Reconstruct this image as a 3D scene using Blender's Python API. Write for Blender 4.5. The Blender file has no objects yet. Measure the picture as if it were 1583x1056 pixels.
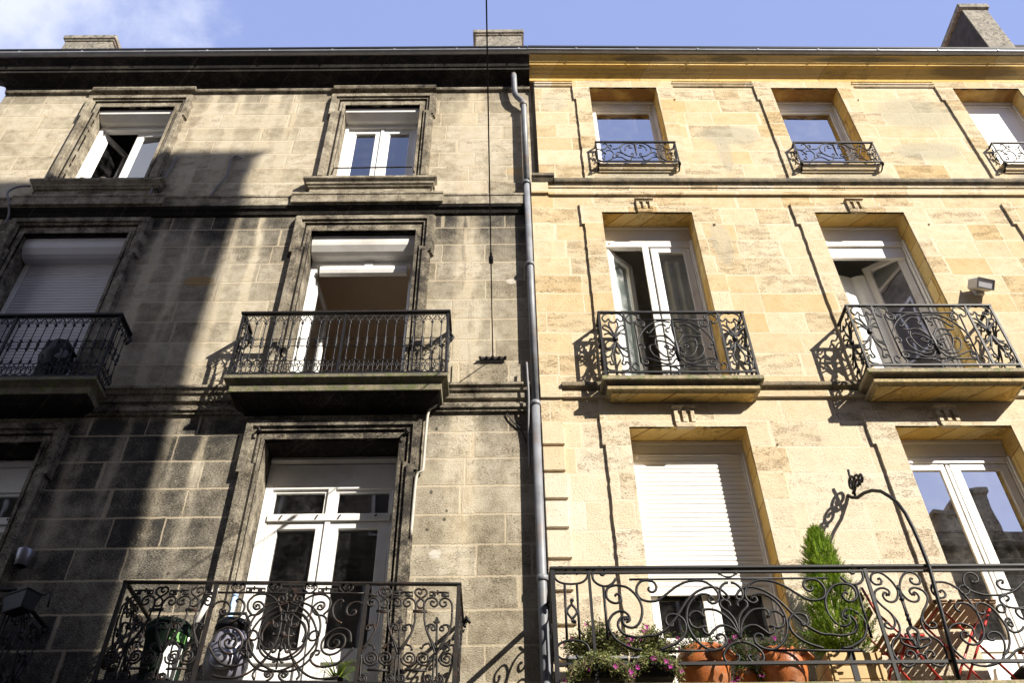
import bpy, bmesh, math, random
from mathutils import Vector, Matrix, noise as mnoise
random.seed(7)
sc = bpy.context.scene
COL = sc.collection

# ------------------------------------------------------------------ camera
cam_d = bpy.data.cameras.new("camera"); cam = bpy.data.objects.new("camera", cam_d); COL.objects.link(cam)
cam_d.sensor_width = 36.0; cam_d.lens = 1400.0/1583.0*36.0; cam_d.clip_start = 0.05; cam_d.clip_end = 2000
YAW, PITCH, ROLL = 0.0132645, 0.75180476, -0.01894562
def cam_axes(y, p, r):
    fw = Vector((math.sin(y)*math.cos(p), math.cos(y)*math.cos(p), math.sin(p)))
    rt = Vector((math.cos(y), -math.sin(y), 0)); up = rt.cross(fw)
    return rt*math.cos(r)+up*math.sin(r), up*math.cos(r)-rt*math.sin(r), fw
_r, _u, _f = cam_axes(YAW, PITCH, ROLL)
cam.matrix_world = Matrix(((_r.x, _u.x, -_f.x, -0.3295), (_r.y, _u.y, -_f.y, -8.0), (_r.z, _u.z, -_f.z, 1.6), (0, 0, 0, 1)))
sc.camera = cam
sc.render.resolution_x = 1024; sc.render.resolution_y = 684

# ------------------------------------------------------------------ light
SUN = Vector((1.15, -1.0, 1.06)).normalized()
EL = math.asin(SUN.z); ROT = math.atan2(SUN.x, SUN.y)
w = bpy.data.worlds.new("World"); sc.world = w; w.use_nodes = True
wt = w.node_tree; wt.nodes.clear()
sl = bpy.data.lights.new("sun", 'SUN'); sl.energy = 5.0; sl.angle = math.radians(0.53); sl.color = (1.0, 0.93, 0.82)
so = bpy.data.objects.new("sun", sl); COL.objects.link(so)
so.rotation_euler = SUN.to_track_quat('Z', 'Y').to_euler(); so.location = (10, -20, 30)
sc.view_settings.view_transform = 'Standard'; sc.view_settings.look = 'None'
sc.view_settings.exposure = 1.25; sc.view_settings.gamma = 1.0
try:
    sc.cycles.max_bounces = 8; sc.cycles.transparent_max_bounces = 16
except Exception: pass

# ------------------------------------------------------------------ node helpers
class S:
    """socket wrapper so shader maths reads like maths"""
    def __init__(s, nt, sock): s.nt = nt; s.k = sock
    def _m(s, op, *a, clamp=False):
        n = s.nt.nodes.new('ShaderNodeMath'); n.operation = op; n.use_clamp = clamp
        for i, v in enumerate((s,)+a):
            if isinstance(v, S): s.nt.links.new(v.k, n.inputs[i])
            else: n.inputs[i].default_value = v
        return S(s.nt, n.outputs[0])
    def __add__(s, o): return s._m('ADD', o)
    def __sub__(s, o): return s._m('SUBTRACT', o)
    def __mul__(s, o): return s._m('MULTIPLY', o)
    def __truediv__(s, o): return s._m('DIVIDE', o)
    def __rsub__(s, o): return (s*-1.0)+o
    __radd__ = __add__; __rmul__ = __mul__
    def floor(s): return s._m('FLOOR')
    def fract(s): return s._m('FRACT')
    def sin(s): return s._m('SINE')
    def abs(s): return s._m('ABSOLUTE')
    def min(s, o): return s._m('MINIMUM', o)
    def max(s, o): return s._m('MAXIMUM', o)
    def gt(s, o): return s._m('GREATER_THAN', o)
    def clamp(s): return s._m('ADD', 0.0, clamp=True)
    def ss(s, a, b, lo=0.0, hi=1.0):
        n = s.nt.nodes.new('ShaderNodeMapRange'); n.interpolation_type = 'SMOOTHSTEP'
        s.nt.links.new(s.k, n.inputs[0]); n.inputs[1].default_value = a; n.inputs[2].default_value = b
        n.inputs[3].default_value = lo; n.inputs[4].default_value = hi
        return S(s.nt, n.outputs[0])
class G:
    def __init__(g, nt): g.nt = nt
    def node(g, t, **kw):
        n = g.nt.nodes.new(t)
        for k, v in kw.items(): setattr(n, k, v)
        return n
    def put(g, n, key, v):
        if isinstance(v, S): g.nt.links.new(v.k, n.inputs[key])
        elif isinstance(v, (tuple, list)) and len(v) == 3 and n.inputs[key].type == 'RGBA': n.inputs[key].default_value = (*v, 1)
        else: n.inputs[key].default_value = v
    def obj(g):
        tc = g.node('ShaderNodeTexCoord'); return S(g.nt, tc.outputs['Object'])
    def sep(g, v):
        n = g.node('ShaderNodeSeparateXYZ'); g.put(n, 0, v); return [S(g.nt, n.outputs[i]) for i in range(3)]
    def comb(g, x, y, z):
        n = g.node('ShaderNodeCombineXYZ')
        for i, v in enumerate((x, y, z)): g.put(n, i, v)
        return S(g.nt, n.outputs[0])
    def noise(g, vec, scale, detail=3.0, rough=.55, dist=0.0):
        n = g.node('ShaderNodeTexNoise'); g.put(n, 'Vector', vec); n.inputs['Scale'].default_value = scale
        n.inputs['Detail'].default_value = detail; n.inputs['Roughness'].default_value = rough; n.inputs['Distortion'].default_value = dist
        return S(g.nt, n.outputs['Fac'])
    def white1(g, a):
        n = g.node('ShaderNodeTexWhiteNoise', noise_dimensions='1D'); g.put(n, 'W', a); return S(g.nt, n.outputs['Value'])
    def white2(g, a, b):
        n = g.node('ShaderNodeTexWhiteNoise', noise_dimensions='2D'); g.put(n, 'Vector', g.comb(a, b, 0.0)); return S(g.nt, n.outputs['Value'])
    def voro(g, vec, scale):
        n = g.node('ShaderNodeTexVoronoi'); g.put(n, 'Vector', vec); n.inputs['Scale'].default_value = scale; return S(g.nt, n.outputs['Distance'])
    def mix(g, f, a, b, mode='MIX'):
        n = g.node('ShaderNodeMix', data_type='RGBA', blend_type=mode); g.put(n, 0, f)
        for k, v in ((6, a), (7, b)):
            if isinstance(v, S): g.nt.links.new(v.k, n.inputs[k])
            else: n.inputs[k].default_value = (*v, 1)
        return S(g.nt, n.outputs[2])
    def ramp(g, f, stops, interp='LINEAR'):
        n = g.node('ShaderNodeValToRGB'); g.put(n, 0, f); cr = n.color_ramp; cr.interpolation = interp
        while len(cr.elements) < len(stops): cr.elements.new(0.5)
        for e, (p, c) in zip(cr.elements, stops):
            e.position = p; e.color = (*c, 1) if isinstance(c, tuple) else (c, c, c, 1)
        return S(g.nt, n.outputs[0])
    def bump(g, h, dist, strength=1.0):
        n = g.node('ShaderNodeBump'); n.inputs['Strength'].default_value = strength; n.inputs['Distance'].default_value = dist
        g.put(n, 'Height', h); return S(g.nt, n.outputs[0])
def newmat(name):
    m = bpy.data.materials.new(name); m.use_nodes = True; m.node_tree.nodes.clear(); g = G(m.node_tree)
    out = g.node('ShaderNodeOutputMaterial'); p = g.node('ShaderNodeBsdfPrincipled')
    g.nt.links.new(p.outputs[0], out.inputs[0]); g.out = out; g.p = p
    return m, g

# ------------------------------------------------------------------ sky
g = G(wt)
sky = g.node('ShaderNodeTexSky'); sky.sky_type = 'NISHITA'; sky.sun_disc = False
sky.sun_elevation = EL; sky.sun_rotation = ROT; sky.air_density = 1.0; sky.dust_density = 0.7; sky.ozone_density = 1.6
tc = g.node('ShaderNodeTexCoord'); dirv = S(wt, tc.outputs['Generated'])
dx, dy, dz = g.sep(dirv)
# drifting cumulus: noise on a flat cloud deck, thicker towards -x of the street
cx_ = dx/(dz.abs()+0.25); cy_ = dy/(dz.abs()+0.25)
cv = g.comb(cx_, cy_, 0.0)
cn = g.noise(cv, 3.1, 7.0, .56, .3)
bank = cx_*-1.0
cl = (cn+bank.ss(.11, .34, -.24, .17)+cy_.ss(-.5, -.9, 0.0, .04)).ss(.52, .68)
hz = g.noise(cv, 1.3, 4.0)
skyc = g.mix(0.5, S(wt, sky.outputs[0]), (5.3, 6.5, 12.2))
skyc = g.mix(cl*0.92, skyc, g.ramp(cn, [(.45, (7.4, 7.9, 9.6)), (.75, (10.2, 10.4, 11.0))]))
bg = g.node('ShaderNodeBackground'); g.put(bg, 'Color', skyc); bg.inputs['Strength'].default_value = 0.05
wo = g.node('ShaderNodeOutputWorld'); wt.links.new(bg.outputs[0], wo.inputs[0])

# ------------------------------------------------------------------ materials
def ashlar(name, h, w, z0, blocks, jointc, jw, jdark, soot, sootc, pit, zsplit=None, warm=0.0, streaks=(), patch=0.0, jb=.3, pitc=.6, bd=.014, sv=1.0, sx=0.0, pale=0.0):
    m, g = newmat(name); o = g.obj(); X, Y, Z = g.sep(o)
    ov = g.noise(o, 9.0, 2.0); wob = (ov-.5)*0.022
    uu = X+Y+wob; zz = Z+(g.noise(o, 7.0, 2.0)-.5)*0.018
    q = (zz-z0)/h; row = q.floor(); fz = q.fract()
    c = (uu+g.white1(row)*w*3.0)/w; c = c+(c*2.3+row*1.7).sin()*0.24
    k = c.floor(); fc = c.fract()
    jd = (fz.min(1.0-fz)*h).min(fc.min(1.0-fc)*w)
    joint = 1.0-jd.ss(jw*.35, jw)
    r = g.white2(row, k); r2 = g.white2(row+31.0, k+7.0)
    base = g.ramp(r, blocks)
    big = g.noise(o, .9, 4.0, .6); med = g.noise(o, 6.0, 5.0, .65); fine = g.noise(o, 70.0, 4.0, .7)
    st = g.comb(X+Y, Y, Z*2.6)
    grain = g.noise(st, 44.0, 4.0, .70)
    base = g.mix(med.ss(.3, .75)*.55, base, g.mix(1.0, base, (.80, .72, .58), 'MULTIPLY'))
    base = g.mix(big.ss(.45, .75)*.35, base, g.mix(1.0, base, (.92, .80, .62), 'MULTIPLY'))
    base = g.mix(fine.ss(.35, .8)*.35, base, g.mix(1.0, base, (.70, .66, .60), 'MULTIPLY'))
    if pale: base = g.mix(Z.ss(9.5, 6.0)*pale, base, (.72, .67, .59))
    # mortar
    jm = joint*(g.noise(o, 3.0, 3.0).ss(.25, .6, .35, 1.0))
    base = g.mix(jm*jdark, base, jointc)
    # pits and holes of the shelly limestone, thick on some blocks and absent on others
    por = r2.ss(.35, .75)
    band = g.noise(st, 4.0, 3.0).ss(.40, .62)
    pits = (grain+(por-.6)*.10+(band-.5)*.10).ss(pit, pit+.06)*(1.0-joint)
    hv = g.comb(X+Y+(med-.5)*.05, Y, Z*1.7)
    hole = g.voro(hv, 21.0).ss(.14, .24, 1.0, 0.0)*(g.noise(o, 3.4, 3.0).ss(.48, .58))*por.max(.35)
    pits = pits.max(hole)
    base = g.mix(pits*pitc, base, g.mix(1.0, base, (.36, .27, .19), 'MULTIPLY'))
    if soot:
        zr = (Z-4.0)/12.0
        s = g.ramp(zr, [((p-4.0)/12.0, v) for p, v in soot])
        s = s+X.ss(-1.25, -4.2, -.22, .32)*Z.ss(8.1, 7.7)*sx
        s = s+(big-.5)*1.0+(med-.5)*.85*sv+(r-.5)*.22
        strk = g.noise(g.comb((X+Y)*2.4, Y, Z*.16), 2.0, 4.0, .6)
        s = s+(strk-.5)*.16
        for (u, wd, za, zb, amt) in streaks:
            du = (X+(g.noise(g.comb(X*.0+1.0, Y, Z), 1.4, 2.0)-.5)*.10-u).abs()
            s = s-du.ss(0.0, wd, 1.0, 0.0)*Z.ss(za, zb)*g.noise(g.comb(X*6.0, Y, Z*.9), 1.5, 3.0).ss(.25, .6)*amt
        s = s*(1.0-joint*jdark*.7)
        s = (s+((grain-.5)*1.5+(fine-.5)*.9)*(s.ss(.05, .65, .16, 1.0))).clamp()
        base = g.mix(s*.97, base, sootc)
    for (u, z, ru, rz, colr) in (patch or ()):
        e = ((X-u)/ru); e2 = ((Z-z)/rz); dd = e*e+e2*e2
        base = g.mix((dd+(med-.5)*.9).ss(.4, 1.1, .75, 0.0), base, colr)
    g.put(g.p, 'Base Color', base); g.p.inputs['Roughness'].default_value = .92; g.p.inputs['Specular IOR Level'].default_value = .15
    hgt = (r-.5)*.2 - joint*jb - pits*.8 + (grain-.5)*1.1 + (med-.5)*.7+(fine-.5)*.5
    nb = g.bump(hgt, bd, .9); g.put(g.p, 'Normal', nb)
    return m
M = {}
CREAM = [(0.0, (.605, .50, .33)), (.14, (.64, .55, .39)), (.30, (.58, .46, .28)), (.46, (.67, .585, .43)), (.60, (.61, .485, .295)), (.74, (.65, .56, .405)), (.91, (.60, .475, .28)), (.96, (.58, .44, .24)), (1.0, (.67, .60, .475))]
TOP = (.40, .37, .27)
M['cream_wall'] = ashlar('cream_limestone_ashlar', .3425, .62, 6.05, CREAM, (.68, .57, .43), .015, .8, None, None, .575, jb=.12, pitc=.62, pale=.35,
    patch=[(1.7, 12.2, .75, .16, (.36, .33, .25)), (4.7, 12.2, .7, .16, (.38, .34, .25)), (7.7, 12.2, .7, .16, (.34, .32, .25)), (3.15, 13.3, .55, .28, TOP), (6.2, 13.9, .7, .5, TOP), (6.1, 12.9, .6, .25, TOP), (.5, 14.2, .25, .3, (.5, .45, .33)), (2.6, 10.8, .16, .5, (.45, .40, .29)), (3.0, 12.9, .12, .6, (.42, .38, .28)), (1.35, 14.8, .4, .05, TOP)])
M['cream_trim'] = ashlar('cream_limestone_trim', 40.0, .9, -10.0, [(0.0, (.70, .50, .20)), (.5, (.64, .43, .13)), (1.0, (.72, .54, .24))], (.36, .24, .11), .012, .7, None, None, .60, pitc=.5,
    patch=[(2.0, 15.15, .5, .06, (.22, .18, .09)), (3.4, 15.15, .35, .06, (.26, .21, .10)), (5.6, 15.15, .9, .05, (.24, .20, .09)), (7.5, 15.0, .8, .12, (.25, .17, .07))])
M['voussoir_bounce'] = ashlar('bounce_tinted_limestone', .3425, .31, 6.05, [(0.0, (.80, .60, .24)), (.4, (.74, .50, .15)), (.7, (.82, .66, .32)), (1.0, (.70, .45, .13))], (.30, .16, .06), .013, .95, None, None, .60, jb=.2)  # cream stone made more golden: bounced light of the reveals put into the colour
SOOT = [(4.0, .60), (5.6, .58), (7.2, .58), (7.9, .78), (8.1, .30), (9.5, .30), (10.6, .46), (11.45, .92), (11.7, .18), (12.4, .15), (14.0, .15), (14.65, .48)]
GREY = [(0.0, (.505, .455, .355)), (.35, (.54, .487, .385)), (.7, (.475, .425, .325)), (1.0, (.52, .46, .34))]
STRK = [(-.78, .26, 4.6, 7.6, .75), (-3.62, .10, 5.4, 7.7, .7), (-3.98, .15, 5.2, 7.6, .6), (-4.52, .12, 5.6, 7.8, .6), (-4.95, .16, 5.0, 7.8, .6)]
M['grimy_wall'] = ashlar('soot_stained_ashlar', .3515, .78, 7.361-.3515*8, GREY, (.50, .42, .30), .017, .85, SOOT, (.022, .022, .023), .60, streaks=STRK, bd=.013, sx=1.0,
    patch=[(-4.25, 10.2, .22, .11, (.34, .21, .07)), (-.12, 12.5, .18, .10, (.46, .34, .19)), (-.22, 10.15, .07, .06, (.60, .56, .48)), (-1.03, 6.20, .07, .06, (.62, .58, .52)), (-1.10, 6.93, .02, .03, (.03, .025, .02)), (-.93, 6.70, .015, .022, (.03, .025, .02)), (-.95, 6.60, .02, .025, (.03, .025, .02)), (-1.12, 6.48, .02, .02, (.03, .025, .02)), (-1.08, 7.76, .02, .03, (.03, .025, .02)), (-3.9, 6.02, .02, .018, (.03, .025, .02)), (-3.62, 6.02, .02, .018, (.03, .025, .02))])
M['grimy_trim'] = ashlar('soot_stained_moulding', 50.0, 1.1, -20.0, GREY, (.12, .10, .08), .010, .8, [(4.0, .72), (7.8, .80), (8.2, .58), (11.0, .72), (11.7, .42), (12.3, .48), (14.4, .52), (14.7, .62)], (.022, .020, .020), .60, bd=.013, sv=1.9)
M['crust_shade'] = ashlar('black_crust_and_shade', 50.0, 1.0, -20.0, [(0.0, (.12, .10, .08)), (1.0, (.16, .14, .11))], (.05, .04, .035), .012, .8, [(4.0, .97), (16.0, .97)], (.009, .008, .008), .62)  # soot crust on the cornice; on soffits and grooves it also paints shade
def mossy(name, base, base2, moss, amt):
    m, g = newmat(name); o = g.obj()
    a = g.noise(o, 5.0, 5.0, .65); b = g.noise(o, 14.0, 4.0, .7); f = g.noise(o, 60.0, 3.0)
    c = g.mix(a.ss(.35, .65), base, base2); c = g.mix((b.ss(.5, .62))*amt, c, moss)
    c = g.mix(f.ss(.4, .8)*.6, c, (.03, .028, .024))
    g.put(g.p, 'Base Color', c); g.p.inputs['Roughness'].default_value = .95
    g.put(g.p, 'Normal', g.bump(b+f*.6, .012, .9)); return m
M['mossy_slab'] = mossy('mossy_slab_stone', (.22, .19, .13), (.34, .28, .17), (.12, .15, .035), .8)
M['mossy_tier'] = mossy('mossy_lower_tier', (.34, .27, .15), (.46, .35, .18), (.16, .17, .05), .5)
M['mossy_dark'] = mossy('mossy_dark_slab_stone', (.10, .09, .065), (.20, .17, .11), (.09, .11, .025), .75)
M['dark_string'] = mossy('weathered_and_shaded_moulding', (.10, .085, .065), (.24, .19, .12), (.10, .11, .04), .3)  # weathered string mouldings; on the balcony cavetto it paints shade
def plain(name, col, rough=.6, metal=0.0, spec=.4, var=.12, scale=8.0, bump=0.0, bscale=60.0, dirt=None):
    m, g = newmat(name); o = g.obj()
    n = g.noise(o, scale, 4.0, .6)
    c = g.mix(n.ss(.3, .75)*1.0, col, tuple(max(0, x*(1-var*2)) for x in col))
    if dirt: c = g.mix(g.noise(o, scale*.6, 5.0, .7).ss(.5, .72)*dirt[1], c, dirt[0])
    g.put(g.p, 'Base Color', c); g.p.inputs['Roughness'].default_value = rough; g.p.inputs['Metallic'].default_value = metal
    g.p.inputs['Specular IOR Level'].default_value = spec
    if bump: g.put(g.p, 'Normal', g.bump(g.noise(o, bscale, 3.0), bump, .7))
    return m
M['pvc'] = plain('white_window_plastic', (.74, .73, .71), .42, var=.05, scale=3.0, dirt=((.45, .42, .36), .45))
M['box_grey'] = plain('pale_grey_shutter_box', (.66, .64, .61), .5, var=.06, scale=2.0, dirt=((.35, .31, .26), .4))
M['slat'] = plain('white_shutter_slats', (.80, .79, .76), .5, var=.02, scale=3.0)
M['slat_grey'] = plain('greyish_shutter_slats', (.62, .61, .64), .5, var=.03, scale=3.0)
M['iron'] = plain('black_wrought_iron', (.008, .008, .010), .52, spec=.26, var=.2, scale=30.0, bump=.002, bscale=150.0)
M['iron_rust'] = plain('weathered_black_iron', (.012, .010, .009), .55, spec=.3, var=.2, scale=18.0, bump=.002, bscale=150.0, dirt=((.07, .03, .014), .5))
M['zinc'] = plain('grey_zinc', (.34, .35, .38), .42, metal=.4, var=.12, scale=5.0, dirt=((.22, .2, .18), .4))
M['pipe'] = plain('painted_grey_pipe', (.19, .20, .22), .5, metal=.0, var=.22, scale=3.5, dirt=((.20, .12, .06), .6))
M['cable'] = plain('grey_cable_sheath', (.18, .18, .19), .6, var=.1)
M['conduit'] = plain('cream_conduit_plastic', (.42, .39, .33), .6, var=.12, dirt=((.2, .17, .13), .5))
M['black_plastic'] = plain('black_plastic', (.010, .010, .012), .55, spec=.25, var=.1)
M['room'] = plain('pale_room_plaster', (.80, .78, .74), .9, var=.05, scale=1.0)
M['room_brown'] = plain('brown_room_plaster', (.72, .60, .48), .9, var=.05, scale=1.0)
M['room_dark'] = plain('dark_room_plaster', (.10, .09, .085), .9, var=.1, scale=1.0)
M['curtain'] = plain('white_voile_curtain', (.74, .76, .74), .9, var=.05, scale=4.0)
M['terracotta'] = plain('terracotta', (.40, .125, .035), .42, var=.25, scale=7.0, dirt=((.42, .27, .18), .6), bump=.003)
M['pine'] = plain('pale_planter_wood', (.50, .34, .15), .65, var=.12, scale=9.0)
M['teak'] = plain('brown_slat_wood', (.26, .13, .045), .6, var=.22, scale=14.0)
M['red'] = plain('red_painted_steel', (.36, .02, .012), .4, var=.1, scale=10.0)
M['green_plastic'] = plain('dark_green_plastic', (.007, .018, .011), .75, spec=.15, var=.1)
M['light_green'] = plain('bright_green_label', (.10, .27, .06), .5)
M['label_white'] = plain('white_paper_label', (.75, .77, .76), .6, var=.08, scale=14.0)
M['silver'] = plain('brushed_silver_metal', (.30, .30, .34), .4, metal=.7, var=.08)
M['violet_grey'] = plain('violet_grey_plastic', (.16, .155, .20), .4, var=.1)
M['white_paint'] = plain('white_painted_wood', (.80, .78, .75), .5, var=.05)
M['blue'] = plain('pale_blue_painted_steel', (.35, .50, .78), .4, var=.05)
M['lamp_rim'] = plain('dark_grey_lamp_rim', (.10, .10, .105), .5)
M['lamp_grey'] = plain('light_grey_lamp_housing', (.56, .56, .54), .45, var=.06, dirt=((.4, .38, .34), .3))
M['asphalt'] = plain('street_asphalt', (.055, .054, .052), .9, var=.2, scale=3.0, bump=.01)
M['paving'] = plain('pavement_slabs', (.28, .26, .23), .9, var=.15, scale=2.0)
M['tiles'] = plain('clay_roof_tiles', (.32, .17, .09), .9, var=.25, scale=7.0, bump=.03, bscale=12.0)
M['opp_wall'] = ashlar('opposite_limestone', .36, .8, 0.0, GREY, (.40, .34, .24), .016, .8, [(4.0, .75), (16.0, .7)], (.04, .038, .036), .6)
M['chimney'] = mossy('rough_chimney_render', (.30, .27, .215), (.17, .155, .125), (.05, .05, .04), .8)
M['chimney_dark'] = mossy('dark_and_shaded_chimney_render', (.025, .024, .024), (.05, .047, .046), (.05, .05, .045), .5)  # dark render, also used as painted shade on the big chimney's side
def glass(name, refl, tint, dirt=0.0):
    m = bpy.data.materials.new(name); m.use_nodes = True; nt = m.node_tree; nt.nodes.clear(); g = G(nt)
    out = g.node('ShaderNodeOutputMaterial'); t = g.node('ShaderNodeBsdfTransparent'); t.inputs[0].default_value = (*tint, 1)
    gl = g.node('ShaderNodeBsdfGlossy'); gl.inputs['Roughness'].default_value = .015; gl.inputs['Color'].default_value = (1, 1, 1, 1)
    fr = g.node('ShaderNodeFresnel'); fr.inputs[0].default_value = 1.5
    o = g.obj(); nb = g.bump(g.noise(o, 1.3, 2.0), .003, .6); g.put(gl, 'Normal', nb)
    f = (S(nt, fr.outputs[0])*1.6+refl).clamp()
    mx = g.node('ShaderNodeMixShader'); g.put(mx, 0, f); nt.links.new(t.outputs[0], mx.inputs[1]); nt.links.new(gl.outputs[0], mx.inputs[2])
    last = mx
    if dirt:
        d = g.node('ShaderNodeBsdfDiffuse'); d.inputs[0].default_value = (.5, .5, .5, 1)
        m2 = g.node('ShaderNodeMixShader'); g.put(m2, 0, g.noise(o, 4.0, 5.0, .7).ss(.4, .8)*dirt); nt.links.new(mx.outputs[0], m2.inputs[1]); nt.links.new(d.outputs[0], m2.inputs[2]); last = m2
    nt.links.new(last.outputs[0], out.inputs[0]); return m
M['glass'] = glass('window_glass', .20, (.75, .8, .8), .05)
M['glass_veil'] = glass('veiled_window_glass', .12, (.8, .85, .85), .75)
M['glass_dark'] = glass('old_window_glass', .03, (.55, .57, .58), .05)
M['glass_sky'] = glass('coated_window_glass', .48, (.6, .65, .7), .10)
M['glass_old'] = glass('reflecting_old_glass', .16, (.7, .74, .8), .04)
def leafy(name, a, b, c, trans=.35):
    m, g = newmat(name)
    geo = g.node('ShaderNodeNewGeometry'); r = S(g.nt, geo.outputs['Random Per Island'])
    col = g.ramp(r, [(0.0, a), (.5, b), (1.0, c)])
    g.put(g.p, 'Base Color', col); g.p.inputs['Roughness'].default_value = .6; g.p.inputs['Specular IOR Level'].default_value = .25
    tl = g.node('ShaderNodeBsdfTranslucent'); g.put(tl, 'Color', col)
    mx = g.node('ShaderNodeMixShader'); mx.inputs[0].default_value = trans
    g.nt.links.new(g.p.outputs[0], mx.inputs[1]); g.nt.links.new(tl.outputs[0], mx.inputs[2]); g.nt.links.new(mx.outputs[0], g.out.inputs[0]); return m
M['conifer'] = leafy('conifer_sprays', (.035, .085, .010), (.14, .25, .016), (.36, .47, .035))
M['leaf'] = leafy('small_dark_leaves', (.025, .06, .012), (.05, .11, .02), (.10, .17, .04))
M['leaf_pale'] = leafy('grey_green_leaves', (.07, .10, .03), (.18, .21, .07), (.34, .33, .12))
M['grass_leaf'] = leafy('arching_grass_leaves', (.12, .22, .02), (.22, .33, .04), (.34, .42, .08))
M['petal'] = leafy('magenta_petals', (.28, .015, .19), (.42, .02, .28), (.52, .07, .36))
M['bark'] = plain('brown_bark', (.10, .065, .04), .9, var=.2, scale=20.0)
# ------------------------------------------------------------------ geometry helpers
# facade coordinates: u along the wall, d metres in front of it, z up  ->  local (u, -d, z)
YAWR = 0.011688
class Fr:
    def __init__(s, o, a): s.o = Vector(o); s.a = a
    def pos(s, u, d, z):
        c, n = math.cos(s.a), math.sin(s.a); return s.o+Vector((u*c+d*n, u*n-d*c, z))
LEFT = Fr((0, 0, 0), 0.0); RIGHT = Fr((0, -0.09, 0), YAWR)

class MB:
    def __init__(s): s.v = []; s.f = []; s.sm = []
    def add(s, vs, fs, smooth=False):
        b = len(s.v); s.v += [tuple(v) for v in vs]; s.f += [tuple(i+b for i in f) for f in fs]; s.sm += [smooth]*len(fs); return s
    def box(s, u0, u1, d0, d1, z0, z1):
        u0, u1 = min(u0, u1), max(u0, u1); d0, d1 = min(d0, d1), max(d0, d1); z0, z1 = min(z0, z1), max(z0, z1)
        vs = [(u0, -d1, z0), (u1, -d1, z0), (u1, -d0, z0), (u0, -d0, z0), (u0, -d1, z1), (u1, -d1, z1), (u1, -d0, z1), (u0, -d0, z1)]
        return s.add(vs, [(0, 1, 5, 4), (1, 2, 6, 5), (2, 3, 7, 6), (3, 0, 4, 7), (4, 5, 6, 7), (3, 2, 1, 0)])
    def rings(s, rings, cap=True):
        """stack of quads loops: list of (u0,u1,dback,dfront,z)"""
        vs = []; fs = []
        for (u0, u1, db, df, z) in rings: vs += [(u0, -df, z), (u1, -df, z), (u1, -db, z), (u0, -db, z)]
        for i in range(len(rings)-1):
            a = i*4; b = a+4
            for k in range(4): fs.append((a+k, a+(k+1) % 4, b+(k+1) % 4, b+k))
        if cap: fs.append((3, 2, 1, 0)); n = len(rings)*4-4; fs.append((n, n+1, n+2, n+3))
        return s.add(vs, fs)
    def slab(s, u0, u1, d, prof):
        """moulded block on the wall: prof = [(inset, z)] from the bottom up"""
        return s.rings([(u0+o, u1-o, 0.0, d-o, z) for o, z in prof])
    def prof(s, pts, u0, u1, close=True):
        n = len(pts); vs = [(u0, -d, z) for d, z in pts]+[(u1, -d, z) for d, z in pts]
        fs = [(i, (i+1) % n, n+(i+1) % n, n+i) for i in range(n if close else n-1)]
        if close: fs += [tuple(range(n-1, -1, -1)), tuple(range(n, 2*n))]
        return s.add(vs, fs)
    def extr(s, poly, d0, d1):
        n = len(poly); vs = [(u, -d1, z) for u, z in poly]+[(u, -d0, z) for u, z in poly]
        fs = [tuple(range(n))]+[tuple(range(2*n-1, n-1, -1))]+[((i+1) % n, i, n+i, n+(i+1) % n) for i in range(n)]
        return s.add(vs, fs)
    def tube(s, pts, r, n=8, cap=True, ru=None):
        """swept round bar; r may be a list; ru flattens it across"""
        P = [Vector(p) for p in pts]; m = len(P)
        if m < 2: return s
        T = [(P[min(i+1, m-1)]-P[max(i-1, 0)]).normalized() for i in range(m)]
        up = Vector((0, 1, 0)) if abs(T[0].y) < .8 else Vector((1, 0, 0))
        vs = []; N = (up-T[0]*up.dot(T[0])).normalized()
        for i in range(m):
            N = (N-T[i]*N.dot(T[i]))
            N = N.normalized() if N.length > 1e-6 else (Vector((0, 1, 0))-T[i]*T[i].y).normalized()
            B = T[i].cross(N); rr = r[i] if isinstance(r, (list, tuple)) else r; rb = rr if ru is None else ru
            for k in range(n):
                a = 2*math.pi*(k+.5)/n; vs.append(P[i]+N*math.cos(a)*rr+B*math.sin(a)*rb)
        fs = [(i*n+k, i*n+(k+1) % n, (i+1)*n+(k+1) % n, (i+1)*n+k) for i in range(m-1) for k in range(n)]
        s.add(vs, fs, n > 4)
        if cap:
            b = len(s.v)-len(vs); s.f.append(tuple(b+k for k in range(n-1, -1, -1))); s.f.append(tuple(b+(m-1)*n+k for k in range(n))); s.sm += [False, False]
        return s
    def lathe(s, c, prof, n=24, axis=None, cap=True):
        """turned shape, prof = [(radius, height)] about the vertical through c = (u,d,z)"""
        vs = []; fs = []; m = len(prof)
        for r, h in prof:
            for k in range(n): a = 2*math.pi*k/n; vs.append(Vector((r*math.cos(a), r*math.sin(a), h)))
        if axis is not None:
            q = Vector((0, 0, 1)).rotation_difference(Vector(axis).normalized()); vs = [q @ v for v in vs]
        o = Vector((c[0], -c[1], c[2])); vs = [v+o for v in vs]
        fs = [(i*n+k, i*n+(k+1) % n, (i+1)*n+(k+1) % n, (i+1)*n+k) for i in range(m-1) for k in range(n)]
        s.add(vs, fs, True)
        if cap:
            b = len(s.v)-len(vs); s.f += [tuple(b+k for k in range(n-1, -1, -1)), tuple(b+(m-1)*n+k for k in range(n))]; s.sm += [False, False]
        return s
    def ball(s, c, r, n=10):
        pr = [(max(1e-4, r*math.sin(math.pi*i/n)), -r*math.cos(math.pi*i/n)) for i in range(n+1)]
        return s.lathe((c[0], c[1], c[2]), pr, n, cap=False)
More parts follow.
